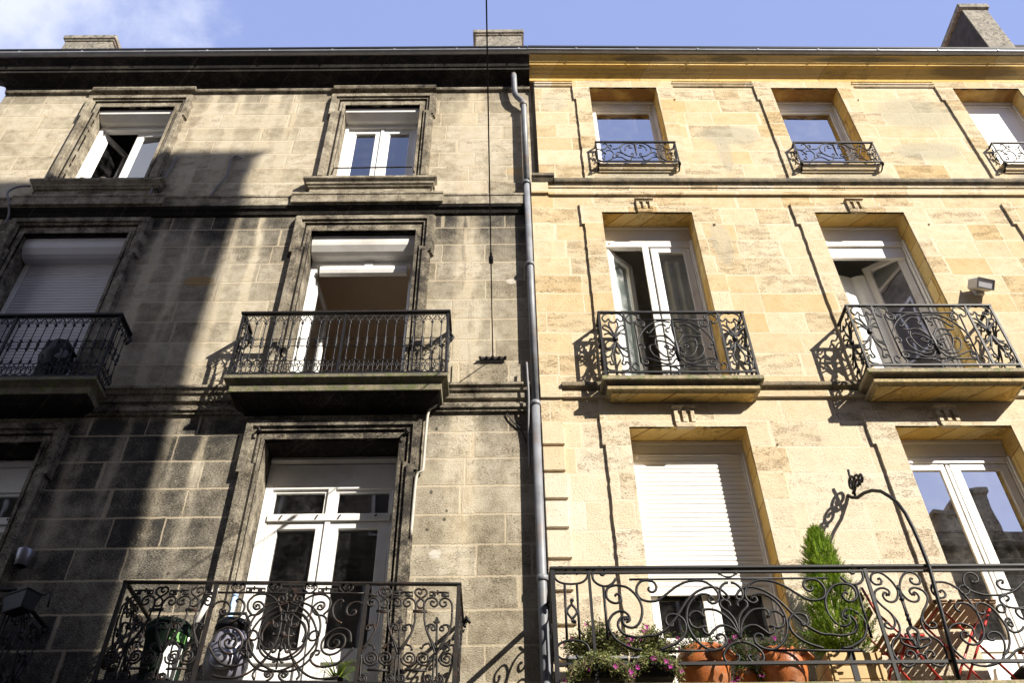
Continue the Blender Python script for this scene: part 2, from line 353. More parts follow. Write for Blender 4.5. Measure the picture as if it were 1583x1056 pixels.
    def build(s, name, mat, parent=None, origin=(0, 0, 0), bevel=0.0):
        o = Vector(origin); me = bpy.data.meshes.new(name)
        me.from_pydata([Vector(v)-o for v in s.v], [], s.f); me.polygons.foreach_set('use_smooth', s.sm)
        bm = bmesh.new(); bm.from_mesh(me); bmesh.ops.recalc_face_normals(bm, faces=bm.faces); bm.to_mesh(me); bm.free()
        me.materials.append(M[mat] if isinstance(mat, str) else mat); me.update()
        ob = bpy.data.objects.new(name, me); COL.objects.link(ob)
        if parent: ob.parent = parent
        if bevel:
            b = ob.modifiers.new('edge', 'BEVEL'); b.width = bevel; b.segments = 2; b.limit_method = 'ANGLE'; b.angle_limit = math.radians(40)
        return ob

def root(name, fr, u, d, z, label, cat, group=None, rz=0.0):
    o = bpy.data.objects.new(name, None); COL.objects.link(o); o.empty_display_size = .2
    o.location = fr.pos(u, d, z); o.rotation_euler = (0, 0, fr.a+rz); tag(o, label, cat, group); return o
def tag(o, label, cat, group=None, kind=None):
    if label: o['label'] = label
    if cat: o['category'] = cat
    if group: o['group'] = group
    if kind: o['kind'] = kind
    return o
def single(mb, name, mat, fr, base, label, cat, group=None, bevel=0.0):
    """a thing that is one mesh, drawn in facade coordinates, origin at its base (u,d,z)"""
    u, d, z = base; ob = mb.build(name, mat, None, (u, -d, z), bevel)
    ob.location = fr.pos(u, d, z); ob.rotation_euler = (0, 0, fr.a); return tag(ob, label, cat, group)

def cr(pts, step=.012, closed=False):
    """Catmull-Rom through 2-D points"""
    if len(pts) == 2: return [tuple(pts[0]), tuple(pts[1])]
    P = [Vector((p[0], p[1])) for p in pts]; out = []; n = len(P)
    for i in range(n-1):
        p0 = P[i-1] if i else P[0]*2-P[1]; p1 = P[i]; p2 = P[i+1]; p3 = P[i+2] if i+2 < n else P[-1]*2-P[-2]
        k = max(1, min(8, int((p2-p1).length/step)))
        for j in range(k):
            t = j/k; t2 = t*t; t3 = t2*t
            out.append(.5*((2*p1)+(p2-p0)*t+(2*p0-5*p1+4*p2-p3)*t2+(3*p1-p0-3*p2+p3)*t3))
    out.append(P[-1]); return [(v.x, v.y) for v in out]
def iron(mb, lines, d, r, fl=1.0, mirror=None, both=True, du=0.0, step=.012, n=6, fn=None, ends=False):
    """lay traced lines as forged bars in the plane d; mirror about u = mirror; fn maps (u,z) -> (u,d,z)"""
    for L in lines:
        c = cr(L, step)
        for k in ((0, 1) if (mirror is not None and both) else ((0,) if mirror is None or both else (1,))):
            q = [((2*mirror-u) if k else u, z) for u, z in c]
            if fn: pts = [(lambda t: (t[0], -t[1], t[2]))(fn(u, z)) for u, z in q]
            else: pts = [(u+du, -d, z) for u, z in q]
            mb.tube(pts, r, n, ru=r*fl)
def rough(poly, keep, amp=.0045, step=.05):
    """worn arris: short steps nudged in and out, except along the opening itself"""
    out = []; n = len(poly)
    for i in range(n):
        a, b = Vector(poly[i]), Vector(poly[(i+1) % n]); k = max(1, int((b-a).length/step)); nr = Vector((-(b-a).y, (b-a).x)).normalized()
        for j in range(k):
            p = a.lerp(b, j/k)
            if j and not keep(p.x, p.y) and not keep(*a.lerp(b, .5)): p = p+nr*(random.gauss(0, amp*.5)+mnoise.noise(Vector((p.x*6, p.y*6, 3.1)))*amp*1.4)
            out.append((p.x, p.y))
    return out
def hollow_wall(mb, u0, u1, z0, z1, holes, depth=.34, ground=None):
    """front sheet with openings plus their reveals (uo,u1,z0,z1)"""
    us = sorted({u0, u1, *[h[0] for h in holes], *[h[1] for h in holes]}); zs = sorted({z0, z1, *[h[2] for h in holes], *[h[3] for h in holes]})
    for i in range(len(us)-1):
        for j in range(len(zs)-1):
            cu, cz = (us[i]+us[i+1])/2, (zs[j]+zs[j+1])/2
            if any(h[0] < cu < h[1] and h[2] < cz < h[3] for h in holes): continue
            mb.add([(us[i], 0, zs[j]), (us[i+1], 0, zs[j]), (us[i+1], 0, zs[j+1]), (us[i], 0, zs[j+1])], [(0, 1, 2, 3)])
def reveal(mb, h, d0=0.0, depth=.34, skip_top=False):
    a, b, z0, z1 = h; y0 = -d0
    q = [((a, y0, z0), (a, depth, z0), (a, depth, z1), (a, y0, z1)), ((b, y0, z1), (b, depth, z1), (b, depth, z0), (b, y0, z0)),
         ((a, y0, z1), (a, depth, z1), (b, depth, z1), (b, y0, z1)), ((a, y0, z0), (b, y0, z0), (b, depth, z0), (a, depth, z0))]
    for k, f in enumerate(q):
        if k != 2 or not skip_top: mb.add(f, [(0, 1, 2, 3)])
    return q[2]
def room(mb, h, depth=2.6, m=.5, front=.405):
    a, b, z0, z1 = h[0]-m, h[1]+m, h[2]-.05, h[3]+.35; y0, y1 = front, depth
    mb.add([(a, y0, z0), (b, y0, z0), (b, y0, z1), (a, y0, z1), (a, y1, z0), (b, y1, z0), (b, y1, z1), (a, y1, z1)],
           [(4, 5, 6, 7), (0, 4, 7, 3), (5, 1, 2, 6), (3, 7, 6, 2), (0, 1, 5, 4)])
    # front wall of the room around the opening
    A, B, Z0, Z1 = h
    for (p, q, r_, s_) in ((a, A, z0, z1), (B, b, z0, z1), (A, B, Z1, z1), (A, B, z0, Z0)):
        mb.add([(p, y0, r_), (q, y0, r_), (q, y0, s_), (p, y0, s_)], [(0, 1, 2, 3)])
def frame(mb, u0, u1, z0, z1, wl, wr, wb, wtp, d0, d1):
    """four butted bars"""
    mb.box(u0, u0+wl, d0, d1, z0, z1); mb.box(u1-wr, u1, d0, d1, z0, z1)
    mb.box(u0+wl, u1-wr, d0, d1, z1-wtp, z1)
    if wb: mb.box(u0+wl, u1-wr, d0, d1, z0, z0+wb)
def pane(mb, u0, u1, z0, z1, d): mb.add([(u0, -d, z0), (u1, -d, z0), (u1, -d, z1), (u0, -d, z1)], [(0, 1, 2, 3)])
def slats(mb, u0, u1, z0, z1, d, pitch=.052):
    n = int((z1-z0)/pitch); pts = []
    for i in range(n+1):
        z = z1-i*pitch
        for t, dd in ((0.0, .0), (.12, .007), (.5, .011), (.84, .006), (.96, -.004)):
            zz = z-t*pitch
            if zz >= z0: pts.append((d+dd, zz))
    mb.prof(pts, u0, u1, close=False)
def sash(parent, hinge, width, z0, z1, ang, side, d, mat='pvc', st=.075, gl='glass', thick=.05, muntins=()):
    """a casement leaf hinged at u = hinge, opening inwards by ang; side = +1 leaf runs to +u"""
    f = MB(); p = MB(); a, b = (0, width) if side > 0 else (-width, 0)
    frame(f, a, b, z0, z1, st, st, st*1.1, st, -thick/2, thick/2)
    for zm in muntins: f.box(a+st, b-st, -thick/2, thick/2, zm-.03, zm+.03)
    f.box(a+st, a+st+.012, -.01, .01, z0+st, z1-st)
    pane(p, a+st-.004, b-st+.004, z0+st, z1-st+.004, 0.0)
    so_ = f.build('sash', mat, parent, bevel=.004); po = p.build('pane', gl, parent)
    for o in (so_, po): o.location = (hinge, -d, 0); o.rotation_euler = (0, 0, ang*side)
    return so_
def shutter_box(parent, u0, u1, zt, hgt, d, front, mat='box_grey', rounded=False):
    m = MB()
    if rounded: pts = [(d, zt), (front, zt)]+[(front+.012*math.sin(t*math.pi), zt-hgt*.62*t) for t in (.25, .5, .75, 1.0)]+[(front-.05, zt-hgt*.90), (front-.10, zt-hgt), (d, zt-hgt)]
    else: pts = [(d, zt), (front, zt), (front, zt-hgt*.52), (front-.11, zt-hgt), (d, zt-hgt)]
    m.prof(pts, u0, u1); return m.build('shutter_box', mat, parent, bevel=.006)
def voile(mb, u0, u1, z0, z1, d, amp=.03, wl=.16):
    n = max(6, int((u1-u0)/.02)); pts = [(u0+(u1-u0)*i/n, d+amp*math.sin(2*math.pi*(u1-u0)*i/n/wl+.4*math.sin(i*.7))) for i in range(n+1)]
    vs = [(u, -dd, z0) for u, dd in pts]+[(u, -dd, z1) for u, dd in pts]
    mb.add(vs, [(i, i+1, n+2+i, n+1+i) for i in range(n)], True)
# ironwork centre lines in facade metres (u, z)
C_half = [[(0.513,5.551),(0.496,5.532),(0.518,5.520),(0.538,5.557),(0.517,5.595),(0.474,5.599),(0.434,5.558),(0.426,5.494),(0.452,5.447),(0.502,5.418),(0.554,5.418),(0.599,5.446),(0.629,5.489)],
  [(0.512,5.413),(0.512,4.926)],
  [(0.606,5.321),(0.621,5.340),(0.646,5.332),(0.656,5.299),(0.634,5.262),(0.592,5.256),(0.548,5.283),(0.531,5.328),(0.541,5.384),(0.575,5.412),(0.639,5.423),(0.720,5.400),(0.782,5.337),(0.820,5.258),(0.825,5.170),(0.795,5.083),(0.744,5.035),(0.684,5.039),(0.652,5.074),(0.659,5.117),(0.688,5.127),(0.695,5.100)],
  [(0.678,5.079),(0.710,5.100),(0.705,5.144),(0.667,5.177),(0.616,5.177),(0.561,5.139),(0.530,5.075),(0.538,5.000),(0.582,4.925),(0.648,4.878),(0.724,4.843),(0.783,4.839)],
  [(0.680,5.100),(0.657,5.128),(0.630,5.112),(0.607,5.063),(0.620,5.010),(0.666,4.967),(0.755,4.947),(0.839,4.957),(0.921,4.965),(0.997,5.007),(1.067,5.070),(1.134,5.151),(1.218,5.266),(1.302,5.344),(1.393,5.389),(1.478,5.396),(1.537,5.371),(1.572,5.331),(1.588,5.303),(1.573,5.277),(1.553,5.284)],
  [(0.911,5.402),(0.901,5.381),(0.924,5.355),(0.956,5.366),(0.975,5.404),(0.956,5.450),(0.900,5.467),(0.841,5.456),(0.804,5.405),(0.798,5.348),(0.828,5.292),(0.898,5.269),(0.972,5.279),(1.052,5.335),(1.133,5.397),(1.224,5.445),(1.321,5.461),(1.404,5.449),(1.469,5.400),(1.502,5.343),(1.500,5.292),(1.477,5.259),(1.439,5.246),(1.408,5.270),(1.416,5.298),(1.443,5.304),(1.452,5.281)],
  [(1.435,5.315),(1.396,5.332),(1.337,5.327),(1.273,5.283),(1.221,5.211),(1.196,5.112),(1.203,5.016),(1.240,4.931),(1.300,4.862),(1.365,4.831),(1.436,4.840),(1.488,4.876),(1.502,4.918),(1.491,4.955),(1.458,4.969),(1.427,4.952),(1.426,4.927),(1.447,4.931)],
  [(1.068,5.070),(1.070,5.046),(1.039,5.041),(1.015,5.071),(1.021,5.119),(1.058,5.146),(1.109,5.144),(1.156,5.113),(1.180,5.059),(1.168,4.984),(1.118,4.921),(1.042,4.875),(0.937,4.836)],
  [(1.213,5.118),(1.233,5.150),(1.277,5.172),(1.317,5.161),(1.337,5.124),(1.358,5.117),(1.332,5.142),(1.346,5.182),(1.394,5.193),(1.464,5.181),(1.527,5.132),(1.577,5.066),(1.607,4.980),(1.618,4.927)],
  [(1.211,5.107),(1.228,5.047),(1.274,5.020),(1.315,5.031),(1.338,5.038),(1.351,5.025)],
  [(1.314,5.025),(1.329,4.983),(1.367,4.966),(1.409,5.003),(1.461,5.040),(1.512,5.043),(1.569,5.018),(1.602,4.980),(1.618,4.927)],
  [(1.608,5.442),(1.564,5.428),(1.526,5.377),(1.522,5.326),(1.543,5.281),(1.581,5.258),(1.590,5.236),(1.577,5.210)],
  [(1.537,5.277),(1.506,5.259),(1.506,5.214),(1.563,5.159),(1.602,5.088),(1.616,5.002),(1.619,4.927)],
  [(1.613,4.901),(1.555,4.886),(1.498,4.850),(1.458,4.794),(1.463,4.738),(1.514,4.717),(1.561,4.732),(1.583,4.767),(1.569,4.788),(1.554,4.770)]]
C_narrow = [[(0.169,5.554),(0.179,5.534),(0.195,5.554),(0.187,5.589),(0.150,5.604),(0.107,5.589),(0.089,5.537),(0.102,5.485),(0.148,5.450),(0.231,5.438),(0.316,5.449),(0.365,5.483),(0.387,5.535),(0.372,5.579),(0.331,5.600),(0.288,5.588),(0.272,5.559),(0.287,5.533),(0.306,5.547)],
  [(0.176,5.432),(0.169,4.929)],
  [(0.283,5.432),(0.276,4.928)],
  [(0.222,5.252),(0.267,5.180),(0.225,5.111)],
  [(0.228,5.252),(0.184,5.186),(0.222,5.112)],
  [(0.224,5.290),(0.226,5.247)],
  [(0.224,5.111),(0.223,5.082)],
  [(0.169,4.794),(0.152,4.764),(0.113,4.769),(0.075,4.811),(0.083,4.867),(0.130,4.908),(0.201,4.923),(0.281,4.915),(0.333,4.881),(0.349,4.824),(0.331,4.778),(0.290,4.761),(0.251,4.773),(0.239,4.804)]]
C_lyre = [[(2.934,5.464),(2.953,5.472),(2.963,5.446),(2.940,5.416),(2.894,5.418),(2.874,5.458),(2.895,5.511),(2.943,5.530),(2.992,5.516),(3.040,5.463),(3.072,5.394),(3.074,5.331),(3.040,5.269),(2.991,5.247),(2.949,5.264),(2.935,5.304),(2.955,5.337),(2.978,5.326),(2.964,5.307)],
  [(2.984,5.309),(3.002,5.343),(2.981,5.371),(2.936,5.380),(2.880,5.349),(2.862,5.287),(2.894,5.220),(2.947,5.153),(2.967,5.098),(2.962,5.050),(2.929,5.007),(2.884,5.013),(2.870,5.039),(2.894,5.061),(2.913,5.047)],
  [(2.947,5.153),(2.986,5.076),(2.988,5.001),(2.953,4.937),(2.900,4.896),(2.871,4.833),(2.874,4.761),(2.910,4.700),(2.952,4.674),(3.019,4.699),(3.049,4.744),(3.043,4.790),(3.015,4.811),(2.980,4.796),(2.975,4.765),(2.999,4.762)],
  [(3.094,5.376),(3.095,5.016)],
  [(3.097,4.831),(3.075,4.905),(3.049,4.968),(3.071,5.006),(3.100,5.016),(3.133,4.989),(3.131,4.936),(3.109,4.883),(3.098,4.831)],
  [(3.101,4.829),(3.026,4.848),(2.971,4.879),(2.969,4.916),(2.997,4.916),(3.055,4.905),(3.092,4.863),(3.102,4.826)]]
C_end = [[(3.452,5.334),(3.439,5.343),(3.469,5.354),(3.485,5.316),(3.457,5.286),(3.410,5.289),(3.375,5.340),(3.389,5.397),(3.449,5.433),(3.531,5.425),(3.599,5.378),(3.647,5.304),(3.684,5.203),(3.699,5.103),(3.699,5.006),(3.667,4.921),(3.612,4.869),(3.548,4.859),(3.499,4.891),(3.483,4.933),(3.507,4.970),(3.547,4.967),(3.546,4.943),(3.521,4.938)],
  [(3.558,5.157),(3.535,5.159),(3.524,5.193),(3.551,5.226),(3.611,5.233),(3.665,5.208),(3.695,5.149)],
  [(3.751,5.163),(3.767,5.147),(3.740,5.128),(3.705,5.147),(3.700,5.191),(3.741,5.230),(3.796,5.224),(3.842,5.179),(3.881,5.091),(3.899,5.004),(3.883,4.898),(3.831,4.804),(3.774,4.761)],
  [(3.567,4.911),(3.605,4.953),(3.602,5.007),(3.552,5.039),(3.492,5.045),(3.427,5.019),(3.379,4.955),(3.372,4.860),(3.408,4.777),(3.482,4.705),(3.571,4.676),(3.664,4.685),(3.749,4.723),(3.801,4.794),(3.829,4.877),(3.817,4.951),(3.762,4.968),(3.711,4.942),(3.707,4.905),(3.745,4.897),(3.758,4.918)],
  [(3.611,4.675),(3.721,4.703),(3.816,4.743),(3.901,4.804),(3.978,4.834)],
  [(3.766,5.443),(3.754,5.423),(3.808,5.434),(3.823,5.480),(3.787,5.516),(3.732,5.510),(3.692,5.464),(3.682,5.400),(3.716,5.349),(3.798,5.314),(3.889,5.304),(3.998,5.312),(4.109,5.351),(4.219,5.431)],
  [(4.017,5.415),(4.041,5.436),(4.025,5.450),(3.981,5.433),(3.970,5.404),(3.988,5.369),(4.046,5.354),(4.101,5.359)],
  [(4.008,5.258),(3.996,5.247),(4.027,5.278),(3.999,5.301),(3.948,5.279),(3.940,5.245),(3.975,5.200),(4.052,5.183),(4.121,5.188)],
  [(3.674,5.395),(3.706,5.366),(3.697,5.332),(3.659,5.309),(3.625,5.332),(3.619,5.366),(3.642,5.393),(3.674,5.395)],
  [(3.940,5.217),(3.958,5.184),(3.934,5.147),(3.897,5.146),(3.881,5.173),(3.905,5.206),(3.940,5.217)],
  [(3.962,5.047),(3.948,5.063),(3.922,5.036),(3.949,5.015),(3.963,5.025),(3.953,5.090),(3.914,5.069),(3.909,5.004),(3.944,4.964),(4.013,4.982),(4.050,5.014)],
  [(4.077,5.078),(4.044,5.111),(4.036,5.155),(4.060,5.177),(4.114,5.171)]]
E_half = [[(-2.862,5.422),(-2.313,5.420),(-2.264,5.393),(-2.252,5.355),(-2.280,5.326),(-2.317,5.339),(-2.321,5.375),(-2.294,5.386),(-2.278,5.360),(-2.294,5.350)],
  [(-2.501,5.287),(-2.507,5.306),(-2.483,5.307),(-2.472,5.277),(-2.502,5.266),(-2.529,5.297),(-2.518,5.333),(-2.475,5.334),(-2.435,5.295),(-2.439,5.258),(-2.472,5.221),(-2.531,5.211),(-2.564,5.180),(-2.568,5.141)],
  [(-2.533,5.222),(-2.570,5.269),(-2.579,5.335),(-2.538,5.394),(-2.470,5.410),(-2.397,5.392),(-2.331,5.339),(-2.286,5.256),(-2.266,5.172),(-2.261,5.071),(-2.274,4.972),(-2.309,4.876),(-2.360,4.781),(-2.400,4.726),(-2.414,4.688),(-2.394,4.654)],
  [(-2.672,5.332),(-2.688,5.346),(-2.660,5.362),(-2.618,5.326),(-2.603,5.279),(-2.618,5.214),(-2.653,5.168),(-2.700,5.143)],
  [(-2.876,5.283),(-2.858,5.320),(-2.810,5.340),(-2.758,5.325),(-2.726,5.281),(-2.735,5.229),(-2.774,5.211),(-2.808,5.240),(-2.799,5.267),(-2.772,5.251)],
  [(-2.800,4.971),(-2.778,5.063),(-2.699,5.099),(-2.609,5.063),(-2.558,4.982),(-2.568,4.903),(-2.626,4.867),(-2.698,4.887),(-2.745,4.947),(-2.745,5.011),(-2.704,5.045),(-2.648,5.035),(-2.610,4.993),(-2.607,4.946),(-2.633,4.919),(-2.670,4.923),(-2.697,4.949),(-2.701,4.978),(-2.686,4.994),(-2.666,4.992),(-2.653,4.979)],
  [(-2.517,4.861),(-2.539,4.866),(-2.549,4.895),(-2.516,4.900),(-2.483,4.865),(-2.491,4.808),(-2.542,4.770),(-2.616,4.763),(-2.695,4.785),(-2.757,4.838),(-2.826,4.927)],
  [(-2.741,4.684),(-2.638,4.665),(-2.539,4.668),(-2.455,4.705),(-2.384,4.772),(-2.308,4.867)],
  [(-1.927,5.017),(-1.926,4.945),(-1.940,4.879),(-1.970,4.821),(-2.013,4.774),(-2.066,4.740),(-2.127,4.722),(-2.194,4.719),(-2.261,4.732),(-2.327,4.761),(-2.388,4.803),(-2.440,4.857),(-2.482,4.920),(-2.510,4.989),(-2.523,5.061),(-2.520,5.131),(-2.500,5.196),(-2.466,5.251),(-2.418,5.295),(-2.359,5.323),(-2.293,5.335),(-2.223,5.329),(-2.153,5.306),(-2.088,5.268),(-2.031,5.217),(-1.986,5.155),(-1.954,5.087),(-1.937,5.017)],
  [(-2.029,5.023),(-2.029,4.961),(-2.046,4.906),(-2.080,4.862),(-2.125,4.833),(-2.180,4.820),(-2.239,4.826),(-2.297,4.848),(-2.349,4.887),(-2.391,4.938),(-2.419,4.997),(-2.430,5.059),(-2.423,5.119),(-2.398,5.172),(-2.358,5.211),(-2.306,5.234),(-2.246,5.238),(-2.185,5.223),(-2.128,5.190),(-2.080,5.142),(-2.046,5.085),(-2.029,5.023)],
  [(-2.438,5.030),(-2.440,5.007),(-2.455,4.991),(-2.477,4.988),(-2.500,4.998),(-2.516,5.019),(-2.521,5.043),(-2.512,5.064),(-2.493,5.074),(-2.469,5.070),(-2.449,5.054),(-2.438,5.030)],
  [(-2.298,5.117),(-2.318,5.120),(-2.311,5.140),(-2.282,5.112),(-2.295,5.099),(-2.324,5.117),(-2.336,5.162),(-2.386,5.127),(-2.406,5.055),(-2.391,4.974)],
  [(-2.321,4.946),(-2.335,4.955),(-2.316,4.966),(-2.292,4.937),(-2.315,4.909),(-2.358,4.916),(-2.396,4.940)],
  [(-2.287,4.694),(-2.300,4.699),(-2.290,4.713),(-2.268,4.690),(-2.291,4.672),(-2.317,4.699),(-2.304,4.724),(-2.266,4.720),(-2.246,4.690),(-2.264,4.659),(-2.294,4.640)],
  [(-2.732,4.641),(-2.285,4.637)],
  [(-2.283,5.237),(-2.351,5.224),(-2.403,5.174),(-2.429,5.101)],
  [(-2.269,5.256),(-2.248,5.237),(-2.232,5.190),(-2.268,5.144),(-2.268,5.098)],
  [(-2.284,4.902),(-2.294,4.884),(-2.269,4.888),(-2.251,4.936),(-2.237,4.954)]]
E_mid = [[(-2.232,5.330),(-2.229,5.171),(-2.225,5.025),(-2.229,4.901),(-2.229,4.740)],
  [(-2.302,5.035),(-2.142,5.026)],
  [(-2.230,5.316),(-2.229,5.171),(-2.225,5.025),(-2.229,4.901),(-2.230,4.762)],
  [(-2.235,5.208),(-2.287,5.260),(-2.275,5.270)],
  [(-2.231,5.208),(-2.199,5.259),(-2.172,5.252)],
  [(-2.224,4.874),(-2.233,4.822),(-2.262,4.798),(-2.272,4.805)],
  [(-2.233,4.874),(-2.216,4.822),(-2.191,4.794),(-2.181,4.804)]]
E_unit = [[(-1.360,5.252),(-1.354,5.169),(-1.324,5.067),(-1.278,4.968),(-1.245,4.877)],
  [(-1.364,5.262),(-1.369,5.326),(-1.344,5.371),(-1.300,5.385),(-1.261,5.360),(-1.254,5.322),(-1.281,5.301),(-1.311,5.323),(-1.305,5.354),(-1.279,5.341)],
  [(-1.124,5.245),(-1.123,5.165),(-1.143,5.065),(-1.184,4.966),(-1.235,4.877)],
  [(-1.123,5.254),(-1.127,5.320),(-1.153,5.365),(-1.194,5.383),(-1.228,5.360),(-1.230,5.322),(-1.204,5.300),(-1.177,5.318),(-1.183,5.347),(-1.204,5.340)],
  [(-1.341,5.113),(-1.301,5.140),(-1.263,5.121),(-1.261,5.089),(-1.285,5.087),(-1.293,5.111),(-1.276,5.117)],
  [(-1.124,5.110),(-1.165,5.136),(-1.211,5.119),(-1.218,5.089),(-1.190,5.084),(-1.185,5.106),(-1.207,5.116)],
  [(-1.303,5.131),(-1.321,5.085),(-1.299,5.022),(-1.255,4.949),(-1.245,4.923)],
  [(-1.156,5.129),(-1.140,5.083),(-1.170,5.011),(-1.220,4.931),(-1.236,4.922)],
  [(-1.248,5.176),(-1.236,4.870)],
  [(-1.250,5.204),(-1.257,5.158),(-1.236,5.158),(-1.250,5.204)],
  [(-1.275,5.167),(-1.257,5.147),(-1.223,5.167)],
  [(-1.274,4.840),(-1.291,4.795),(-1.333,4.779),(-1.374,4.798),(-1.393,4.837),(-1.381,4.875),(-1.349,4.889),(-1.315,4.876),(-1.300,4.846),(-1.307,4.817),(-1.331,4.805),(-1.355,4.813),(-1.367,4.835),(-1.363,4.855),(-1.347,4.863),(-1.331,4.858),(-1.324,4.845),(-1.328,4.834),(-1.336,4.830)],
  [(-1.211,4.839),(-1.188,4.793),(-1.144,4.776),(-1.105,4.794),(-1.092,4.833),(-1.109,4.871),(-1.144,4.887),(-1.175,4.874),(-1.187,4.844),(-1.175,4.815),(-1.149,4.802),(-1.126,4.810),(-1.117,4.831),(-1.125,4.852),(-1.142,4.860),(-1.156,4.855),(-1.162,4.843),(-1.157,4.831),(-1.148,4.828)],
  [(-1.284,4.932),(-1.303,4.968),(-1.345,4.955),(-1.359,4.924),(-1.377,4.933)],
  [(-1.206,4.922),(-1.192,4.957),(-1.148,4.948),(-1.125,4.917),(-1.137,4.908)],
  [(-1.478,4.743),(-1.319,4.739)],
  [(-1.163,4.739),(-0.993,4.733)],
  [(-1.285,4.627),(-1.312,4.640),(-1.324,4.665),(-1.317,4.689),(-1.297,4.700),(-1.274,4.694),(-1.262,4.675),(-1.264,4.656),(-1.278,4.645),(-1.295,4.647),(-1.306,4.659),(-1.306,4.673),(-1.298,4.682),(-1.287,4.682),(-1.279,4.676),(-1.278,4.667),(-1.282,4.661),(-1.288,4.661)],
  [(-1.198,4.626),(-1.173,4.638),(-1.165,4.663),(-1.175,4.687),(-1.197,4.699),(-1.219,4.693),(-1.229,4.675),(-1.224,4.655),(-1.208,4.644),(-1.191,4.646),(-1.182,4.657),(-1.184,4.672),(-1.193,4.681),(-1.205,4.681),(-1.212,4.675),(-1.211,4.666),(-1.206,4.660),(-1.201,4.660)],
  [(-1.245,4.870),(-1.254,4.817),(-1.251,4.748),(-1.252,4.630)],
  [(-1.232,4.870),(-1.224,4.808),(-1.223,4.748),(-1.211,4.629)],
  [(-1.462,5.263),(-1.339,5.262)],
  [(-1.146,5.253),(-1.023,5.250)],
  [(-1.450,5.456),(-1.423,5.471),(-1.394,5.444),(-1.411,5.417),(-1.427,5.435)],
  [(-1.445,5.466),(-1.457,5.435),(-1.435,5.401),(-1.395,5.372),(-1.365,5.333),(-1.373,5.298),(-1.398,5.288),(-1.424,5.302),(-1.434,5.337),(-1.405,5.372),(-1.364,5.403),(-1.351,5.438),(-1.378,5.468),(-1.399,5.458)]]
E_key = [[(-1.261,5.457),(-1.258,5.418)],
  [(-1.260,5.437),(-1.327,5.438),(-1.324,5.406),(-1.275,5.405),(-1.277,5.423),(-1.303,5.423)],
  [(-1.260,5.437),(-1.162,5.434),(-1.160,5.402),(-1.222,5.403),(-1.223,5.420),(-1.188,5.420)]]
B_half = [[(2.078,9.118),(2.063,9.141),(2.077,9.180),(2.136,9.206),(2.186,9.172),(2.210,9.118),(2.190,9.064),(2.155,9.049),(2.139,9.090)],
  [(1.682,9.111),(2.076,9.107)],
  [(1.615,8.379),(2.084,8.375)],
  [(2.116,9.080),(2.103,8.423)],
  [(2.046,9.042),(2.037,9.065),(2.016,9.037),(2.029,9.004),(2.073,9.004),(2.096,9.057),(2.076,9.103),(2.028,9.092),(1.998,9.042),(2.014,8.989)],
  [(1.693,9.065),(1.800,9.088),(1.894,9.057),(1.990,8.974),(2.060,8.869),(2.102,8.766),(2.110,8.664)],
  [(2.075,8.636),(2.044,8.640),(2.040,8.679),(2.072,8.715),(2.095,8.693)],
  [(1.744,8.480),(1.836,8.463),(1.930,8.522),(1.975,8.607),(1.976,8.679),(1.937,8.704),(1.899,8.679),(1.908,8.640)],
  [(1.639,8.480),(1.702,8.480),(1.745,8.417),(1.828,8.407),(1.941,8.458),(2.030,8.493),(2.089,8.468),(2.090,8.409),(2.057,8.399),(2.026,8.416),(2.035,8.458),(2.066,8.444)],
  [(1.750,9.005),(1.775,9.027),(1.833,9.020),(1.901,8.959),(1.946,8.899),(1.981,8.884),(1.983,8.914)],
  [(1.694,8.723),(1.749,8.811),(1.819,8.848),(1.892,8.833),(1.935,8.830),(1.972,8.847)],
  [(1.889,8.811),(1.908,8.723),(1.879,8.607),(1.825,8.529),(1.759,8.508),(1.710,8.537)],
  [(1.684,8.651),(1.734,8.629),(1.774,8.648),(1.806,8.672),(1.781,8.697),(1.755,8.665)],
  [(1.686,8.594),(1.722,8.544),(1.756,8.565),(1.746,8.601),(1.723,8.586)],
  [(1.665,8.665),(1.711,8.767),(1.779,8.870)],
  [(1.673,8.651),(1.771,8.738),(1.861,8.767),(1.890,8.745)],
  [(1.619,8.375),(1.656,8.302),(1.702,8.333),(1.759,8.368),(1.780,8.354)],
  [(2.088,8.395),(2.073,8.339),(2.112,8.291),(2.166,8.304),(2.204,8.353),(2.193,8.401),(2.166,8.422),(2.136,8.383)],
  [(1.707,8.975),(1.749,8.960),(1.753,8.915),(1.725,8.907)]]
B_narrow_half = [[(0.932,9.092),(0.916,9.126),(0.900,9.101),(0.874,9.079),(0.845,9.128),(0.869,9.188),(0.924,9.217),(0.980,9.206)],
  [(0.973,8.847),(0.942,8.938),(0.916,9.016),(0.928,9.079),(0.964,9.057)],
  [(0.961,8.841),(0.907,8.912),(0.850,8.957),(0.841,8.992),(0.869,9.018),(0.912,8.977),(0.948,8.899),(0.968,8.835)],
  [(0.953,8.832),(0.900,8.886),(0.847,8.867)],
  [(0.962,8.746),(0.934,8.645),(0.907,8.546),(0.905,8.473),(0.924,8.412),(0.904,8.398)],
  [(0.956,8.733),(0.906,8.645),(0.847,8.596),(0.832,8.547),(0.858,8.513),(0.908,8.556),(0.943,8.645),(0.967,8.746)],
  [(0.945,8.721),(0.898,8.658),(0.847,8.646)],
  [(0.924,8.418),(0.907,8.398),(0.881,8.406),(0.884,8.443),(0.850,8.422),(0.836,8.364),(0.868,8.316),(0.935,8.304)]]
